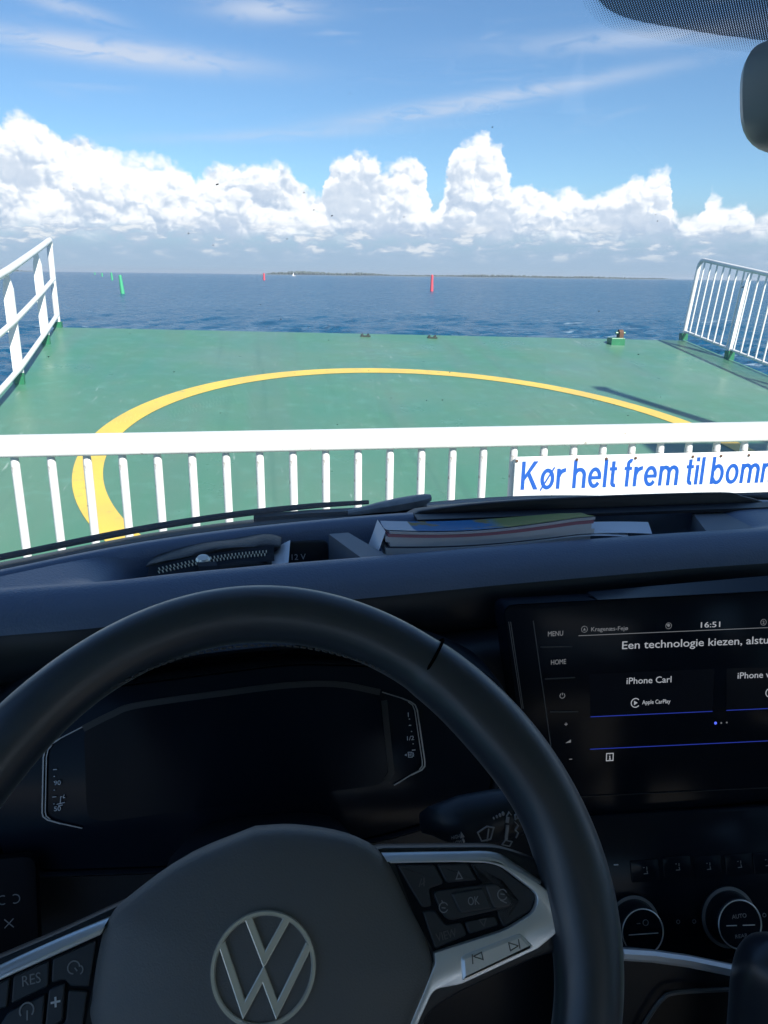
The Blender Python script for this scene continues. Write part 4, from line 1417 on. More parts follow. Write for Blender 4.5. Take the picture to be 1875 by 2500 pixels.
# ------------------------------------------------------------------ centre stack: climate panel
FQ = frame((0.5, 0.62, 1.03), 25)
clim = part('climate_panel', MB().plate(fillet([(-0.20, 0.115), (0.22, 0.10), (0.20, -0.055), (-0.19, -0.050)], 0.01, 4), FQ, -0.03, 0.0, 0.002), gloss, van)
for (cx, cy), nm, rr_ in (((-0.122, -0.002), 'a', 0.0295), ((-0.0105, -0.0065), 'b', 0.0320)):
    kp = [on(FQ, cx, cy)]
    kb = part('climate_knob', MB().lathe(on(FQ, cx, cy, 0.0), FQ[3], [(rr_, 0.0), (rr_, 0.003), (rr_ * 0.86, 0.004), (rr_ * 0.82, 0.022), (rr_ * 0.79, 0.0235), (rr_ * 0.70, 0.0235)], 48), hard, clim, angle=25)
    part('knob_ring', MB().lathe(on(FQ, cx, cy, 0.0235), FQ[3], [(rr_ * 0.79, 0.0), (rr_ * 0.80, 0.0006), (rr_ * 0.77, 0.0012), (rr_ * 0.755, 0.0)], 48), satin, kb)
    part('knob_base_ring', MB().lathe(on(FQ, cx, cy, 0.003), FQ[3], [(rr_ * 1.0, 0.0), (rr_ * 1.0, 0.0008), (rr_ * 0.97, 0.0008)], 48), print_dim, kb)
    part('knob_face', MB().lathe(on(FQ, cx, cy, 0.023), FQ[3], [(rr_ * 0.75, 0.0), (rr_ * 0.75, 0.0008)], 48), gloss, kb)
    if nm == 'a':
        part('knob_line', lines2(FQ, [[(cx - 0.016, cy - 0.0012), (cx + 0.017, cy - 0.0028)]], 0.0007, 0.0238, 0.0244), print_grey, kb)
        part('knob_print', lines2(FQ, [arc((cx + 0.004, cy + 0.009), 0.003, 0, 360, 12), [(cx - 0.006, cy + 0.009), (cx - 0.002, cy + 0.0088)]], 0.0006, 0.0238, 0.0244), print_dim, kb)
    else:
        for a0, a1 in ((-0.016, -0.004), (0.003, 0.017)):
            part('knob_line', lines2(FQ, [[(cx + a0, cy - 0.0008 - a0 * 0.08), (cx + a1, cy - 0.0008 - a1 * 0.08)]], 0.0008, 0.0238, 0.0244), print_grey, kb)
        text('knob_print', 'AUTO', FQ, (cx - 0.0085, cy + 0.0065), 0.0062, print_dim, kb, width=0.017, n=0.024)
        text('knob_print', 'REAR', FQ, (cx - 0.0075, cy - 0.0135), 0.0055, print_dim, kb, width=0.0145, n=0.024)
for x, y in ((-0.1023, 0.0509), (-0.0642, 0.051), (-0.0275, 0.0481), (0.0098, 0.0465), (0.0438, 0.0451)):
    bt = part('climate_button', MB().plate(fillet([(x - 0.0165, y - 0.011), (x + 0.0165, y - 0.012), (x + 0.0165, y + 0.011), (x - 0.0165, y + 0.012)], 0.002, 3), FQ, -0.004, 0.0012, 0.0006), gloss, clim)
    part('button_print', lines2(FQ, [[(x - 0.002, y - 0.003), (x + 0.0025, y - 0.003), (x + 0.002, y)], [(x + 0.002, y + 0.001), (x + 0.0022, y + 0.004)], [(x - 0.002, y + 0.0035), (x - 0.0005, y + 0.0035)]], 0.0008, 0.0012, 0.0016), print_dim, bt)
part('button_print', lines2(FQ, [[(-0.1375, 0.0603), (-0.1325, 0.0600)]], 0.0010, 0.0, 0.0008), print_grey, clim)
for x, y in ((-0.0691, -0.006), (-0.0503, -0.0077), (0.0340, -0.0100)):
    part('button_print', lines2(FQ, [arc((x, y), 0.0020, 0, 360, 10)], 0.0006, 0.0, 0.0006), print_dim, clim)
# silver strips of the console and the lower pocket
FZ = (A(0, 0, 0), A(1, 0, 0), A(0, 1, 0), A(0, 0, 1))
st1 = [A(0.375, 0.565, 1.048), A(0.40, 0.564, 1.043), A(0.43, 0.563, 1.034), A(0.462, 0.5625, 1.0245)]
st1 = [A(0.327, 0.548, 1.0690), A(0.360, 0.5485, 1.0610), A(0.40, 0.549, 1.0480), A(0.456, 0.550, 1.0255)]
console = part('console', MB().prism([A(0.29, 0.556, 1.078), A(0.327, 0.556, 1.068), A(0.40, 0.556, 1.046), A(0.456, 0.556, 1.022), A(0.62, 0.556, 0.965), A(0.62, 0.556, 0.60), A(0.29, 0.556, 0.60)], (0.0, 0.004, 0.0)), hard, van, smooth=False)
part('console_strip', MB().tube(st1, 0.0058, 8), satin, console)
st2 = spline([A(0.475, 0.546, 1.003), A(0.43, 0.5465, 1.008), A(0.390, 0.547, 1.0105), A(0.378, 0.5475, 1.004), A(0.368, 0.548, 0.985), A(0.352, 0.549, 0.945)], 26)
part('pocket_edge', MB().tube(st2, 0.0022, 8), mat('pocket_edge', (0.10, 0.105, 0.11), 0.35), console)
part('pocket_panel', MB().prism([A(0.385, 0.552, 1.003), A(0.60, 0.552, 0.990), A(0.60, 0.552, 0.70), A(0.345, 0.552, 0.70), A(0.355, 0.552, 0.945)], (0, 0.004, 0)), mat('pocket_dark', (0.004, 0.004, 0.005), 0.5), console, smooth=False)
gk = part('gear_lever', MB().tube(spline([A(0.462, 0.50, 0.76), A(0.457, 0.50, 0.92), A(0.453, 0.50, 1.02), A(0.451, 0.50, 1.085), A(0.451, 0.50, 1.118)], 22), [0.024] * 4 + list(np.linspace(0.025, 0.032, 10)) + [0.032, 0.0315, 0.0305, 0.028, 0.025, 0.020, 0.013, 0.004], 24), leather, van)
part('gear_trim', MB().tube(spline([A(0.446, 0.470, 1.122), A(0.450, 0.466, 1.112), A(0.455, 0.4635, 1.095), A(0.458, 0.4635, 1.075)], 10), [0.001, 0.0022, 0.003, 0.0034, 0.0034, 0.003, 0.0028, 0.002, 0.0015, 0.001], 8), satin, gk)

# ------------------------------------------------------------------ wiper stalk and column shroud
stalk = part('wiper_stalk', MB().rings([[A(x, y + a * w, z + b * h) for a, b in [(math.cos(t), math.sin(t)) for t in np.linspace(0, 6.283, 16, endpoint=False)]] for x, y, z, w, h in ((0.119, 0.530, 1.2600, 0.008, 0.008), (0.122, 0.512, 1.2760, 0.011, 0.011), (0.131, 0.503, 1.2815, 0.016, 0.014), (0.145, 0.500, 1.2835, 0.020, 0.0185), (0.172, 0.498, 1.2870, 0.020, 0.0195), (0.192, 0.497, 1.2900, 0.018, 0.018), (0.205, 0.497, 1.2920, 0.008, 0.008))]), hard, van, angle=40)
FP = (A(0.150, 0.4785, 1.288), A(0.985, -0.03, 0.17), A(-0.12, 0.36, 0.925), A(0.0, -0.93, 0.36))
part('stalk_print', lines2(FP, [[(0.004, -0.006), (0.002, 0.001), (0.010, 0.004), (0.015, 0.002), (0.011, -0.006), (0.004, -0.006)], [(0.008, -0.007), (0.011, 0.002)]], 0.0009, 0.0015, 0.0025), print_dim, stalk)
part('stalk_print', lines2(FP, [[(-0.008, -0.014), (-0.0085, -0.0115)], [(-0.0088, -0.009), (-0.0093, -0.0065)], [(-0.0096, -0.004), (-0.0102, -0.001)]], 0.0016, 0.0015, 0.0025), print_dim, stalk)
part('stalk_print', MB().plate([(-0.0120, -0.0005), (-0.0085, 0.0), (-0.0106, 0.0045)], FP, 0.0015, 0.0025), print_dim, stalk)
for i, s_ in enumerate(('HIGH', 'LOW', 'INT', 'OFF')):
    text('stalk_print', s_, FP, (-0.0190 + 0.0012 * i, 0.0 - 0.0042 * i), 0.0038, print_dim, stalk, width=0.0068 if i != 2 else 0.005, n=0.0018)
for i in range(4):
    part('stalk_print', MB().plate(ring2((0.0165 + 0.0026 * i, 0.0085 + 0.0006 * i), 0.0006 + 0.00018 * i, 8, 0.0010 + 0.0002 * i), FP, 0.0, 0.0012), print_dim, stalk)
part('stalk_print', lines2(FP, [[(0.0232, -0.0095), (0.0262, 0.001)], [(0.0262, 0.0030), (0.0275, 0.007)]], 0.0024, 0.0, 0.0012), print_dim, stalk)
part('stalk_print', lines2(FP, [[(0.0195, -0.0125), (0.0250, -0.0150), (0.0275, -0.0120), (0.0225, -0.0098), (0.0195, -0.0125)], [(0.0265, 0.0075), (0.0290, 0.0105), (0.0305, 0.0080)]], 0.0007, 0.0, 0.0012), print_dim, stalk)
part('stalk_print', lines2(FP, [[(0.0310, -0.010), (0.0335, -0.0065), (0.0315, -0.004), (0.0345, -0.001), (0.0325, 0.002)], [(0.0330, 0.004), (0.0350, 0.0045), (0.0352, 0.0075), (0.0333, 0.007), (0.0330, 0.004)]], 0.0007, -0.001, 0.0010), print_dim, stalk)
mb = MB()
mb.rings([[A(-0.0125 + a * w, y, z + b * h) for a, b in [(math.copysign(abs(math.cos(t)) ** 0.6, math.cos(t)), math.copysign(abs(math.sin(t)) ** 0.6, math.sin(t))) for t in np.linspace(0, 6.283, 28, endpoint=False)]] for y, z, w, h in ((0.40, 1.285, 0.062, 0.050), (0.45, 1.262, 0.075, 0.052), (0.56, 1.19, 0.085, 0.055), (0.66, 1.12, 0.085, 0.06))])
part('column_shroud', mb, mat('shroud_black', (0.005, 0.007, 0.011), 0.6, spec=0.15), van)
# light switch panel left of the wheel
FL = frame((-0.30, 0.62, 1.13), 18)
lp = part('light_switch', MB().plate(fillet([(-0.08, -0.05), (0.075, -0.05), (0.075, 0.05), (-0.08, 0.05)], 0.012, 4), FL, -0.01, 0.001, 0.001), mat('switch_black', (0.004, 0.005, 0.008), 0.5, spec=0.1), van)
part('switch_print', lines2(FL, [arc((0.045, 0.012), 0.004, 60, 300, 12), arc((0.056, 0.012), 0.004, -120, 120, 12)], 0.0007, 0.001, 0.0016), print_dim, lp)
part('switch_print', lines2(FL, [[(0.046, -0.014), (0.054, -0.006)], [(0.054, -0.014), (0.046, -0.006)]], 0.0007, 0.001, 0.0016), print_dim, lp)
part('dash_seam', MB().tube(spline([A(-0.36, 0.70, 1.285), A(-0.27, 0.705, 1.300), A(-0.20, 0.708, 1.312)], 10), 0.0016, 6), mat('seam_edge', (0.09, 0.09, 0.095), 0.35), dash)

# ------------------------------------------------------------------ steering wheel
TW = 0.628
WN = A(0, -math.cos(TW), math.sin(TW))
WX = A(1, 0, 0)
WY = np.cross(WN, WX)
FWH = (A(-0.0125, 0.3132, 1.3683), WX, WY, WN)
RIM, RT = 0.174, 0.0165
wheel = put_obj('steering_wheel', None, None, van, Matrix.Translation(Vector(FWH[0])))
mb = MB()
rings_ = []
NW = 360
for w in np.linspace(0, 2 * math.pi, NW, endpoint=False):
    dg = math.degrees(w)
    def bump_(c, s_): return math.exp(-(((dg - c + 180) % 360 - 180) / s_) ** 2)
    grip = bump_(35, 16) + bump_(145, 16)
    dw = dg if dg < 180 else dg - 360
    step = 0.045 / (1 + math.exp((dw - 54) / 0.6)) * (1 / (1 + math.exp(-(dw + 60) / 12)))
    spoke = bump_(4, 13) + bump_(176, 13)
    er = A(math.cos(w) * 1, math.sin(w) * 1)
    sect = []
    for q in np.linspace(0, 2 * math.pi, 20, endpoint=False):
        cr, cn = math.cos(q), math.sin(q)
        rr_ = RT * (1.0 + 0.05 * grip + step) * cr * (1.0 if cr > 0 else 1.0 + 0.40 * grip * 0.35 + 0.25 * spoke)
        rn_ = RT * (1.0 + 0.02 * grip + step) * cn
        if cn > 0 and cr < 0: rn_ += 0.0035 * grip * abs(cr) * cn
        R_ = RIM + rr_
        sq = 1.0 + 0.012 * math.cos(4 * (w - math.pi / 4)) * -1.0
        sect.append(on(FWH, R_ * sq * er[0], R_ * sq * er[1], rn_))
    rings_.append(sect)
mb.rings(rings_, closed_path=True)
part('rim', mb, leather, wheel, angle=80)
# seam across the rim and stitching along its inside
for dg in (54,):
    w = math.radians(dg)
    ax = A(math.cos(w), math.sin(w))
    th_ = [on(FWH, (RIM + RT * 1.018 * math.cos(q)) * ax[0], (RIM + RT * 1.018 * math.cos(q)) * ax[1], RT * 1.018 * math.sin(q)) for q in np.linspace(0, 2 * math.pi, 40, endpoint=False)]
    part('rim_seam', MB().tube(th_, 0.0010, 6, closed=True), mat('seam_black', (0.003, 0.003, 0.003), 0.9, spec=0.0), wheel)
mb = MB()
thread = mat('thread', (0.10, 0.10, 0.105), 0.7)
for dg in np.arange(8, 172, 1.5):
    w0, w1 = math.radians(dg), math.radians(dg + 0.95)
    pr = [on(FWH, (RIM - RT * 1.0 - 0.0003) * math.cos(w), (RIM - RT * 1.0 - 0.0003) * math.sin(w), h) for w, h in ((w0, 0.0032), (w1, 0.0052))]
    mb.tube(pr, 0.0006, 5)
part('stitching', mb, thread, wheel, kind='stuff')
# hub with domed airbag cover
hub = [(-0.0005, 0.0605), (0.0221, 0.0594), (0.0516, 0.0522), (0.0684, 0.0407), (0.0795, 0.0166), (0.0864, 0.0012), (0.0897, -0.0121), (0.0879, -0.0214), (0.0772, -0.0387), (0.066, -0.060), (0.045, -0.078), (0.0, -0.086), (-0.045, -0.078), (-0.068, -0.055), (-0.0804, -0.0207), (-0.0806, -0.0092), (-0.0784, 0.0098), (-0.0736, 0.0253), (-0.0619, 0.0353), (-0.0361, 0.0499)]
hubs = [tuple(p) for p in spline(hub + [hub[0]], 81)[:-1]]
mb = MB()
mb.rings([[on(FWH, a * k + 0.003 * (1 - k), b * k - 0.002 * (1 - k), h) for a, b in hubs] for k, h in ((0.99, -0.035), (1.0, -0.006), (1.0, -0.001), (0.985, 0.003), (0.94, 0.0075), (0.88, 0.0105), (0.80, 0.0130), (0.66, 0.0160), (0.5, 0.0185), (0.3, 0.0200), (0.12, 0.0205), (0.01, 0.0206))])
part('airbag_cover', mb, lid_grey, wheel, angle=60)
mb = MB()
text('airbag_mark', 'I2', FWH, (-0.054, -0.0125), 0.0085, mat('moulded_mark', (0.010, 0.010, 0.011), 0.5), wheel, n=0.0140, bold=-0.0002)
# spokes
spk_r = [(0.060, 0.046), (0.105, 0.0425), (0.133, 0.0400), (0.150, 0.0330), (0.166, 0.0230), (0.172, 0.0), (0.167, -0.014), (0.148, -0.0160), (0.105, -0.0270), (0.086, -0.034), (0.070, -0.060), (0.055, -0.05)]
spk_l = [(-0.060, 0.034), (-0.100, 0.0205), (-0.130, 0.0115), (-0.150, 0.0060), (-0.168, 0.0), (-0.172, -0.018), (-0.165, -0.030), (-0.145, -0.036), (-0.105, -0.044), (-0.085, -0.05), (-0.068, -0.065), (-0.055, -0.05)]
for p_ in (spk_r, spk_l):
    part('spoke', MB().plate(fillet(p_, 0.008, 4), FWH, -0.016, 0.0005, 0.003), hard, wheel)
for w in (-1, 1):
    part('lower_spoke', MB().prism([on(FWH, w * 0.020, -0.06, -0.012), on(FWH, w * 0.034, -0.06, -0.012), on(FWH, w * 0.045, -0.17, -0.006), on(FWH, w * 0.020, -0.172, -0.006)], WN * 0.012), hard, wheel, smooth=False)
# silver trim, right and left
tr_out = [(0.0695, 0.0384), (0.1055, 0.0357), (0.1295, 0.0331), (0.1512, 0.0195), (0.1628, 0.0075), (0.1590, -0.0038), (0.1453, -0.0111), (0.1024, -0.0229), (0.0880, -0.0235), (0.0775, -0.0390), (0.0740, -0.0380), (0.0900, -0.0120), (0.0902, -0.0073), (0.1295, -0.0008), (0.1459, 0.0059), (0.1500, 0.0139), (0.1290, 0.0317), (0.1055, 0.0345), (0.0710, 0.0371)]
tr_r = [0, 0, 0.012, 0.01, 0.010, 0.006, 0.0, 0.003, 0.004, 0, 0, 0.0, 0.0, 0.006, 0.004, 0.006, 0.008, 0, 0]
part('spoke_trim', MB().plate(fillet(tr_out, tr_r, 6), FWH, -0.006, 0.0052, 0.0005), satin, wheel, angle=50)
part('spoke_trim', MB().plate(fillet([(-0.0745, 0.0215), (-0.124, 0.0054), (-0.147, -0.0042), (-0.1585, -0.0115), (-0.158, -0.014), (-0.146, -0.0065), (-0.1237, 0.0032), (-0.0765, 0.0183)], [0, 0, 0.006, 0.004, 0.004, 0.006, 0, 0], 5), FWH, -0.006, 0.0052, 0.0005), satin, wheel, angle=50)


def bevel_strip(outer, inner, h0, h1, k=26):
    o_, i_ = spline(outer, k), spline(inner, k)
    mb = MB()
    mb.grid([[on(FWH, *p, -0.008) for p in o_], [on(FWH, *p, h0) for p in o_], [on(FWH, *(A(*p) * 0.72 + A(*q) * 0.28), h0 + (h1 - h0) * 0.42) for p, q in zip(o_, i_)], [on(FWH, *(A(*p) * 0.3 + A(*q) * 0.7), h0 + (h1 - h0) * 0.86) for p, q in zip(o_, i_)], [on(FWH, *q, h1) for q in i_]])
    return mb


part('trim_bevel', bevel_strip([(0.0665, 0.0430), (0.1055, 0.0400), (0.1290, 0.0375), (0.1405, 0.0305), (0.1535, 0.0205)], [(0.0690, 0.0380), (0.1055, 0.0352), (0.1275, 0.0328), (0.1365, 0.0272), (0.1512, 0.0192)], -0.0005, 0.0053), satin, wheel, angle=60)
part('trim_bevel', bevel_strip([(-0.0725, 0.0262), (-0.100, 0.0180), (-0.124, 0.0100), (-0.148, 0.0010), (-0.161, -0.0085)], [(-0.0750, 0.0212), (-0.100, 0.0130), (-0.1238, 0.0052), (-0.147, -0.0045), (-0.158, -0.0120)], -0.0005, 0.0053), satin, wheel, angle=60)
rocker = fillet([(0.1032, -0.0098), (0.1368, -0.0022), (0.1440, -0.0103), (0.1027, -0.0222)], 0.0025, 5)
rk = part('track_rocker', MB().plate(rocker, FWH, 0.0, 0.0066, 0.0022), satin, wheel, angle=24)
for cx, cy, s_ in ((0.1125, -0.0118, -1), (0.1320, -0.0075, 1)):
    part('rocker_print', lines2(FWH, [[(cx - 0.0025, cy + 0.0012), (cx + 0.0025, cy - 0.0008), (cx - 0.002, cy - 0.0026) if s_ > 0 else (cx + 0.002, cy + 0.0026), (cx - 0.0025, cy + 0.0012)], [(cx + 0.003 * s_, cy + 0.0022), (cx + 0.0032 * s_, cy - 0.0022)]], 0.0005, 0.0066, 0.0069), print_dark, rk)
# switch pads
pad_r = [(0.0735, 0.0366), (0.1285, 0.0318), (0.1495, 0.0139), (0.1455, 0.0060), (0.1292, -0.0007), (0.0905, -0.0072), (0.082, 0.010)]
part('switch_pad', MB().plate(pad_r, FWH, -0.008, 0.0006), gloss, wheel)
BT = [('voice_button', [(0.0745, 0.0358), (0.0948, 0.0340), (0.0992, 0.0243), (0.0908, 0.0225), (0.0915, 0.0140), (0.0862, 0.0138), (0.0810, 0.0230)]),
      ('up_button', [(0.0962, 0.0339), (0.1134, 0.0327), (0.1176, 0.0241), (0.1005, 0.0244)]),
      ('blank_button', [(0.1148, 0.0325), (0.1284, 0.0312), (0.1490, 0.0140), (0.1452, 0.0066), (0.1295, 0.0001), (0.1281, 0.0018), (0.1264, 0.0074), (0.1340, 0.0084), (0.1385, 0.0118), (0.1300, 0.0232), (0.1190, 0.0240)]),
      ('view_button', [(0.0862, 0.0122), (0.0928, 0.0122), (0.0978, 0.0046), (0.1068, 0.0050), (0.1088, -0.0015), (0.0910, -0.0062)]),
      ('down_button', [(0.1082, 0.0050), (0.1250, 0.0061), (0.1265, 0.0014), (0.1100, -0.0012)]),
      ('menu_rocker', [(0.0918, 0.0213), (0.1282, 0.0221), (0.1365, 0.0118), (0.1336, 0.0094), (0.0984, 0.0062)])]
made = {}
for nm, p_ in BT:
    made[nm] = part(nm, MB().plate(fillet(p_, 0.0015 if nm != 'menu_rocker' else 0.004, 4), FWH, -0.002, 0.0022 if nm != 'menu_rocker' else 0.0030, 0.0008), button_blk, wheel, angle=24)
made['ok'] = part('ok_button', MB().plate(fillet([(0.1020, 0.0194), (0.1198, 0.0203), (0.1233, 0.0102), (0.1061, 0.0094)], 0.0012, 3), FWH, 0.0, 0.0042, 0.0008), mat('ok_button', (0.040, 0.044, 0.052), 0.42), wheel, angle=24)
part('menu_key', MB().plate(fillet([(0.1212, 0.0214), (0.1278, 0.0215), (0.1350, 0.0122), (0.1332, 0.0100), (0.1245, 0.0098)], 0.002, 4), FWH, 0.0, 0.0036, 0.0008), mat('menu_key', (0.058, 0.060, 0.066), 0.42), wheel, angle=24)
text('button_print', 'OK', FWH, (0.1105, 0.0128), 0.0058, print_dim, made['ok'], width=0.0062, n=0.0043)
text('button_print', 'VIEW', FWH, (0.0925, -0.0028), 0.0056, print_dark, made['view_button'], width=0.0110, n=0.0024, rot=0.14)
part('button_print', lines2(FWH, [[(0.1060, 0.0258), (0.1094, 0.0258), (0.1077, 0.0292), (0.1060, 0.0258)]], 0.0005, 0.0022, 0.0025), print_dim, made['up_button'])
part('button_print', lines2(FWH, [[(0.1162, 0.0050), (0.1200, 0.0053), (0.1184, 0.0020), (0.1162, 0.0050)]], 0.0005, 0.0022, 0.0025), print_dark, made['down_button'])
part('button_print', lines2(FWH, [[(0.0855, 0.0240), (0.0872, 0.0278)], [(0.0866, 0.0248), (0.0890, 0.0262)], [(0.0882, 0.0240), (0.0886, 0.0282)]], 0.0005, 0.0022, 0.0025), print_dark, made['voice_button'])
part('button_print', lines2(FWH, [arc((0.1300, 0.0160), 0.0026, 20, 330, 12), [(0.1285, 0.0135), (0.1318, 0.0118)], [(0.1290, 0.0165), (0.1312, 0.0160)]], 0.0005, 0.0036, 0.0039), print_dim, made['menu_rocker'])
part('button_print', lines2(FWH, [arc((0.0975, 0.0130), 0.0024, 20, 330, 12), [(0.0968, 0.0165), (0.0976, 0.0150)], [(0.0965, 0.0130), (0.0985, 0.0126)]], 0.0005, 0.0030, 0.0033), print_dim, made['menu_rocker'])
pad_l = [(-0.0765, 0.0178), (-0.1237, 0.0030), (-0.147, -0.0070), (-0.155, -0.020), (-0.142, -0.030), (-0.10, -0.036), (-0.085, -0.034), (-0.0812, -0.010)]
part('switch_pad', MB().plate(pad_l, FWH, -0.008, 0.0006), gloss, wheel)
BL_ = [('limiter_button', [(-0.0786, 0.0160), (-0.0992, 0.0098), (-0.0992, -0.0008), (-0.0930, 0.0), (-0.0905, -0.0030), (-0.0815, -0.0045)]),
       ('resume_button', [(-0.1006, 0.0094), (-0.1170, 0.0042), (-0.1172, -0.0078), (-0.1006, -0.0020)]),
       ('set_button', [(-0.1184, 0.0038), (-0.140, -0.0040), (-0.1455, -0.0105), (-0.1190, -0.0090)]),
       ('plus_key', [(-0.0925, -0.0010), (-0.1000, -0.0032), (-0.1010, -0.020), (-0.0930, -0.0175)]),
       ('cruise_key', [(-0.1016, -0.0050), (-0.1180, -0.0105), (-0.1215, -0.0160), (-0.1210, -0.0230), (-0.1020, -0.0210)]),
       ('lower_button', [(-0.0820, -0.0060), (-0.0912, -0.0045), (-0.0918, -0.0180), (-0.0990, -0.0225), (-0.0990, -0.0320), (-0.0850, -0.0310)])]
for nm, p_ in BL_:
    made[nm] = part(nm, MB().plate(fillet(p_, 0.0012, 3), FWH, -0.002, 0.0032 if 'key' in nm else 0.0022, 0.0008), button_blk, wheel, angle=24)
text('button_print', 'RES', FWH, (-0.1128, -0.0008), 0.0066, print_dim, made['resume_button'], width=0.0085, n=0.0024, rot=0.12)
part('button_print', lines2(FWH, [[(-0.0987, -0.0090), (-0.0943, -0.0086)], [(-0.0967, -0.0066), (-0.0963, -0.0110)]], 0.0009, 0.0032, 0.0036), print_grey, made['plus_key'])
part('button_print', lines2(FWH, [arc((-0.1095, -0.0108), 0.0032, -40, 220, 12), [(-0.1092, -0.0108), (-0.1090, -0.0150)]], 0.0007, 0.0032, 0.0036), print_dim, made['cruise_key'])
part('button_print', lines2(FWH, [arc((-0.0890, 0.0050), 0.0028, 0, 270, 12), [(-0.0885, 0.0048), (-0.0872, 0.0032)], arc((-0.0868, 0.0036), 0.0022, -60, 60, 5)], 0.0006, 0.0022, 0.0026), print_dim, made['limiter_button'])
# round emblem: ring with two stacked letters
FE = (on(FWH, 0.0032, -0.0017, 0.0195), WX * math.cos(-0.12) + WY * math.sin(-0.12), -WX * math.sin(-0.12) + WY * math.cos(-0.12), WN)
RE = 0.0253
emb = part('emblem', MB().lathe(FE[0], WN, [(RE, 0.0), (RE, 0.0016), (RE * 0.985, 0.0028), (RE * 0.93, 0.0028), (RE * 0.905, 0.0018), (RE * 0.90, 0.0)], 64), chrome, wheel, angle=20)


def stroke(path, w):
    """mitred outline of an open path"""
    P_ = [A(*p) for p in path]
    L, R_ = [], []
    for i, p in enumerate(P_):
        d1 = (p - P_[i - 1]) if i > 0 else (P_[1] - p)
        d2 = (P_[i + 1] - p) if i < len(P_) - 1 else d1
        d1 /= np.linalg.norm(d1); d2 /= np.linalg.norm(d2)
        n1, n2 = A(-d1[1], d1[0]), A(-d2[1], d2[0])
        h = n1 + n2
        h = h / (h @ h) * w
        L.append(tuple(p + h)); R_.append(tuple(p - h))
    return L + R_[::-1]


for pth in ([(-0.375, 0.86), (0.0, 0.155), (0.375, 0.86)], [(-0.835, 0.42), (-0.305, -0.68), (0.0, -0.09), (0.305, -0.68), (0.835, 0.42)]):
    poly = [(a * RE, b * RE) for a, b in stroke(pth, 0.150)]
    part('emblem_letter', MB().plate(poly, FE, 0.0, 0.0026, 0.0006), chrome, emb, angle=20)

# ================================================================== THINGS LYING IN THE DASH TRAY
# ------------------------------------------------------------------ zip wallet
wal_mt = mat('wallet_leather', (0.004, 0.004, 0.005), 0.45, bump=(350, 0.5), var=(40, 0.4))
brass = mat('zip_brass', (0.85, 0.74, 0.52), 0.35, metal=0.8)
wl = thing('wallet', 'black leather zip-around wallet with brass zipper in the dash tray', 'wallet', (-0.065, 0.86, 1.345))


def wal_edge(t):
    """front edge of the wallet: t 0..1 from left to right"""
    return -0.138 + 0.150 * t, 0.806 + 0.036 * math.sin(min(1, t * 1.3) * math.pi / 2)


def leaf(prof_of, wob):
    mb = MB()
    rows = []
    for t in np.linspace(0, 1, 30):
        e = min(1.0, 7 * t, 7 * (1 - t)) ** 0.5
        x, y = wal_edge(t)
        prof = prof_of(t)
        zm = sum(p[1] for p in prof) / len(prof)
        rows.append([A(x + 0.004 * (dy / 0.08), y + 0.010 * (1 - e) + dy * (0.70 + 0.30 * e), zm + (z - zm) * max(0.2, e) + wob * math.sin(11 * t + dy * 60)) for dy, z in prof])
    mb.rings(rows)
    return mb


part('lower_cover', leaf(lambda t: [(0.0, 1.360), (0.0015, 1.3715 + 0.006 * t), (0.006, 1.3755 + 0.007 * t), (0.016, 1.376 + 0.007 * t), (0.075, 1.376), (0.078, 1.345), (0.004, 1.345)], 0.0008), wal_mt, wl, angle=60)
part('upper_cover', leaf(lambda t: [(0.0265, 1.3835 + 0.006 * t), (0.028, 1.3875 + 0.006 * t), (0.034, 1.3885 + 0.006 * t), (0.060, 1.3865 + 0.008 * t), (0.080, 1.382 + 0.008 * t), (0.082, 1.380), (0.030, 1.3805)], 0.0010), wal_mt, wl, angle=60)
tape = MB()
rows = []
for t in np.linspace(0.03, 0.96, 24):
    x, y = wal_edge(t)
    rows.append([A(x, y + dy, z + 0.0065 * t) for dy, z in ((0.005, 1.3750), (0.012, 1.3785), (0.017, 1.3800), (0.022, 1.3825), (0.029, 1.3860))])
tape.grid(rows)
part('zip_tape', tape, mat('zip_tape', (0.010, 0.013, 0.020), 0.8), wl)
teeth = MB()
UPZ = A(0, 0.45, 0.89) / np.linalg.norm(A(0, 0.45, 0.89))
for i, t in enumerate(np.linspace(0.10, 0.90, 62)):
    if abs(t - 0.42) < 0.04: continue
    x, y = wal_edge(t)
    x1, y1 = wal_edge(t + 0.01)
    d = A(x1 - x, y1 - y, 0.00007)
    d /= np.linalg.norm(d)
    nrm = A(0, -0.42, 0.90)
    acr = np.cross(nrm, d)
    acr /= np.linalg.norm(acr)
    c_ = A(x, y + 0.017, 1.3808 + 0.0065 * t) + acr * (0.0024 if i % 2 else -0.0024)
    teeth.box(c_, (0.0012, 0.0042, 0.0014), (d, acr, np.cross(d, acr)))
part('zip_teeth', teeth, brass, wl, kind='stuff', smooth=False)
x, y = wal_edge(0.42)
part('zip_slider', MB().rings([[A(x + a * k, y + 0.0165 + b * k - h * 0.35, 1.3845 + h + b * k * 0.4) for a, b in ring2((0, 0), 0.0085, 16, 0.0065)] for k, h in ((1.0, -0.002), (1.0, 0.002), (0.75, 0.0045), (0.25, 0.0058))]), chrome, wl)
mb = MB()
mb.rings([[A(x + 0.0105 * s_ + dx, y + dy, z) for s_ in (-1, 1)] + [A(x + 0.0105 * s_ + dx, y + dy - 0.001, z - 0.0022) for s_ in (1, -1)] for dx, dy, z in ((0.004, 0.010, 1.3850), (0.006, 0.002, 1.3830), (0.007, -0.0035, 1.3760), (0.008, -0.005, 1.362))])
part('zip_pull', mb, mat('pull_leather', (0.020, 0.022, 0.028), 0.5), wl, smooth=False)
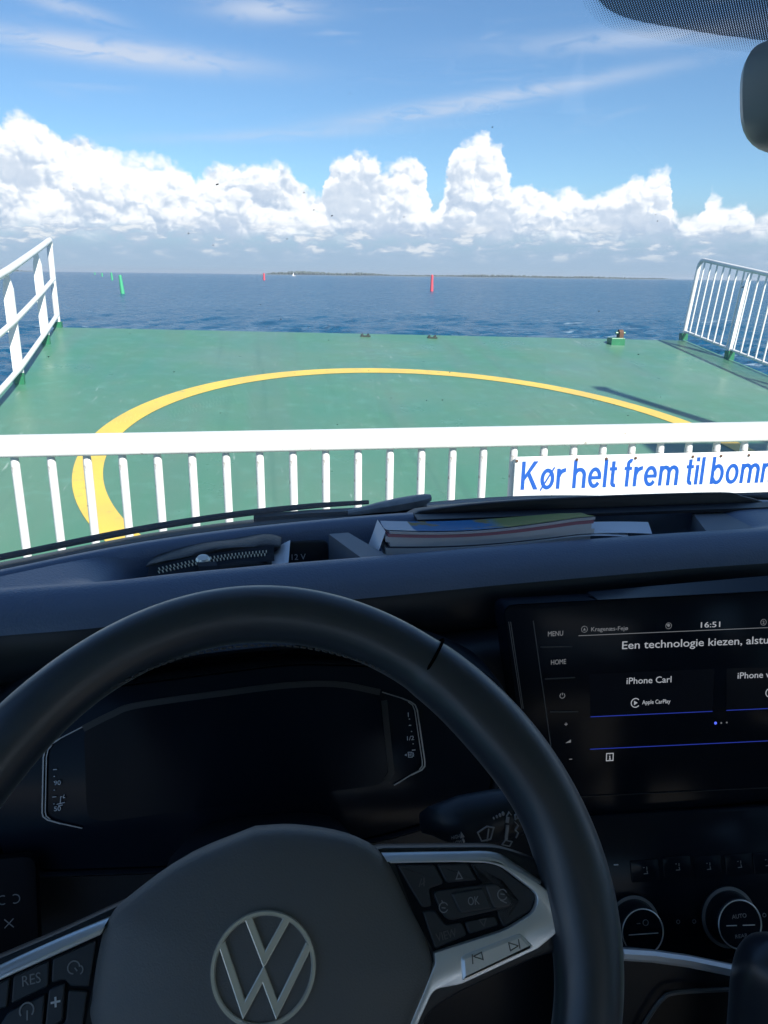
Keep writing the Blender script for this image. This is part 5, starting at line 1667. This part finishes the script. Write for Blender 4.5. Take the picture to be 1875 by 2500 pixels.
pp = thing('paper_slip', 'folded slip of white paper sticking out of the black wallet', 'paper', (0.01, 0.87, 1.37))
paper_mt = mat('paper_white', (0.80, 0.81, 0.84), 0.8, bump=(200, 0.1))
rows = [[A(-0.012 + 0.034 * s_ + 0.004 * t, 0.842 + 0.045 * t + 0.004 * math.sin(3 * s_), 1.372 + 0.020 * t * s_ + 0.008 * s_ * (1 - t)) for s_ in np.linspace(0, 1, 6)] for t in np.linspace(0, 1, 6)]
part('sheet', MB().grid(rows), paper_mt, pp)
rows = [[A(0.016 + 0.003 * t, 0.845 + 0.040 * t, 1.350 + (0.030 + 0.012 * t) * s_) for s_ in np.linspace(0, 1, 4)] for t in np.linspace(0, 1, 6)]
part('flap', MB().grid(rows), paper_mt, pp)

# ------------------------------------------------------------------ thick magazine standing in the tray
mg = thing('magazine', 'thick magazine with blue map cover and white page edges in dash tray', 'magazine', (0.28, 0.89, 1.34))


def mag_top(s_):
    """height of the top page along the front edge, s_ 0..1 left to right"""
    return 1.4095 - 0.0075 * math.sin(min(1, s_ * 1.1) * math.pi) * (1 - 0.35 * s_) + 0.0045 * s_ * s_


page_cols = [((0.82, 0.83, 0.86), 'page_white'), ((0.80, 0.82, 0.86), 'page_cool'), ((0.84, 0.84, 0.86), 'page_bright'), ((0.08, 0.09, 0.13), 'page_dark'), ((0.82, 0.83, 0.86), 'page_white2'), ((0.80, 0.82, 0.86), 'page_blue'), ((0.52, 0.22, 0.27), 'page_pink'), ((0.72, 0.72, 0.74), 'page_top')]
zf = [0.0, 0.30, 0.52, 0.66, 0.69, 0.78, 0.885, 0.945, 1.0]
for k, (c_, nm) in enumerate(page_cols):
    mb = MB()
    rows = []
    for s_ in np.linspace(0, 1, 24):
        x = 0.141 + 0.262 * s_ + 0.003 * math.sin(k * 2.1)
        zt = mag_top(s_)
        z0, z1 = [1.345 + (zt - 1.345) * q for q in (zf[k], zf[k + 1])]
        yb_ = 0.856 + 0.010 * s_ + 0.0012 * math.sin(k * 1.7 + 2 * s_) + (0.002 if k == 3 else 0)
        rows.append([A(x, yb_, z0 + 0.0002), A(x, yb_, z1), A(x, yb_ + 0.064, min(z1, zt - 0.0125) - 0.0035), A(x, yb_ + 0.064, min(z0, zt - 0.0125) - 0.0045)])
    mb.rings(rows)
    part('page_section', mb, mat(nm, c_, 0.75, bump=(500, 0.3)), mg, smooth=False)
cover_mt = mat('map_cover', (0.05, 0.20, 0.36), 0.65, spec=0.15)
nd, lk, bs = nodes_of(cover_mt)
tcn = nd.new('ShaderNodeTexCoord')
land = nramp(ntex(16, 4), 0.52, 0.56)
xsep = nd.new('ShaderNodeSeparateXYZ')
lk.new(tcn.outputs['Object'], xsep.inputs[0])
edge_w = nramp(xsep.outputs[0], 0.178, 0.176)
edge_g = nramp(xsep.outputs[0], 0.275, 0.295)
cc = nmix(land, (0.025, 0.17, 0.38), (0.24, 0.19, 0.07))
cc = nmix(edge_g, cc, (0.22, 0.25, 0.07))
cc = nmix(edge_w, cc, (0.62, 0.64, 0.68))
lk.new(cc, bs.inputs['Base Color'])
mb = MB()
rows = []
for s_ in np.linspace(0, 1, 24):
    x = 0.140 + 0.266 * s_
    zt = mag_top(s_)
    rows.append([A(x, 0.859 + 0.010 * s_, zt + 0.0006), A(x, 0.880 + 0.010 * s_, zt - 0.0045), A(x, 0.905 + 0.008 * s_, zt - 0.0085 + 0.002 * (1 - s_)), A(x + 0.002, 0.926 + 0.006 * s_, zt - 0.0095 + 0.004 * math.sin(s_ * 3.0) - 0.006 * s_)])
mb.grid(rows)
part('front_cover', mb, cover_mt, mg)
mb = MB()
mb.grid([[A(0.138 - 0.018 * q, 0.858 + 0.066 * t, 1.4085 - 0.006 * t - 0.060 * q + 0.012 * q * q) for t in np.linspace(0, 1, 6)] for q in np.linspace(0, 1, 6)])
part('turned_page', mb, paper_mt, mg)
ls = thing('paper_sheet', 'loose white paper lying beside the magazine in the dash tray', 'paper', (0.43, 0.88, 1.385))
mb = MB()
mb.grid([[A(0.36 + 0.125 * s_ + 0.02 * t, 0.868 + 0.05 * t, 1.3915 - 0.001 + 0.0035 * math.sin(2.6 * s_) * (1 - 0.5 * t) - 0.004 * s_) for s_ in np.linspace(0, 1, 10)] for t in np.linspace(0, 1, 5)])
part('sheet', mb, paper_mt, ls)
mb = MB()
mb.grid([[A(0.34 + 0.11 * s_ + 0.02 * t, 0.862 + 0.05 * t, 1.387 + 0.004 * math.sin(3.0 * s_)) for s_ in np.linspace(0, 1, 10)] for t in np.linspace(0, 1, 5)])
part('under_sheet', mb, paper_mt, ls)

# ------------------------------------------------------------------ dead insects and grit on the windscreen
mb = MB()
for sx_, tz, l_ in ((-0.57, 0.70, 1.6), (-0.45, 0.66, 1.2), (-0.52, 0.52, 1.0), (-0.33, 0.50, 0.8), (-0.30, 0.78, 0.8), (-0.06, 0.66, 0.8), (-0.16, 0.45, 0.8), (0.02, 0.41, 1.4), (0.11, 0.55, 1.8), (0.20, 0.80, 1.2), (0.27, 0.70, 1.8), (-0.02, 0.88, 0.8), (-0.62, 0.40, 0.9), (-0.25, 0.31, 1.3), (-0.40, 0.26, 1.1), (0.06, 0.26, 1.2)):
    c_ = glass_pt(sx_, tz)
    d = glass_pt(sx_ + 0.01, tz + 0.004) - c_
    d /= np.linalg.norm(d)
    e_ = glass_pt(sx_, tz + 0.01) - c_
    e_ /= np.linalg.norm(e_)
    mb.box(c_, (0.0013 * l_, 0.0005 * l_, 0.0006), (d, e_, np.cross(d, e_)))
part('insect_specks', mb, mat('speck', (0.03, 0.03, 0.03), 0.8), ws, kind='stuff', smooth=False)

# ------------------------------------------------------------------ sea air: pale haze over the whole scene
hz = bpy.data.materials.new('haze')
hz.use_nodes = True
hz.node_tree.nodes.clear()
ho = hz.node_tree.nodes.new('ShaderNodeOutputMaterial')
pv = hz.node_tree.nodes.new('ShaderNodeVolumePrincipled')
pv.inputs['Color'].default_value = (0.80, 0.87, 0.95, 1)
pv.inputs['Density'].default_value = 0.0001
pv.inputs['Anisotropy'].default_value = 0.2
hz.node_tree.links.new(pv.outputs[0], ho.inputs['Volume'])
put_obj('haze', MB().box((0, 0, 11.0), (19600, 19600, 28.0)).mesh('haze', False), hz, label='thin pale haze in the sea air', cat='haze', kind='stuff')
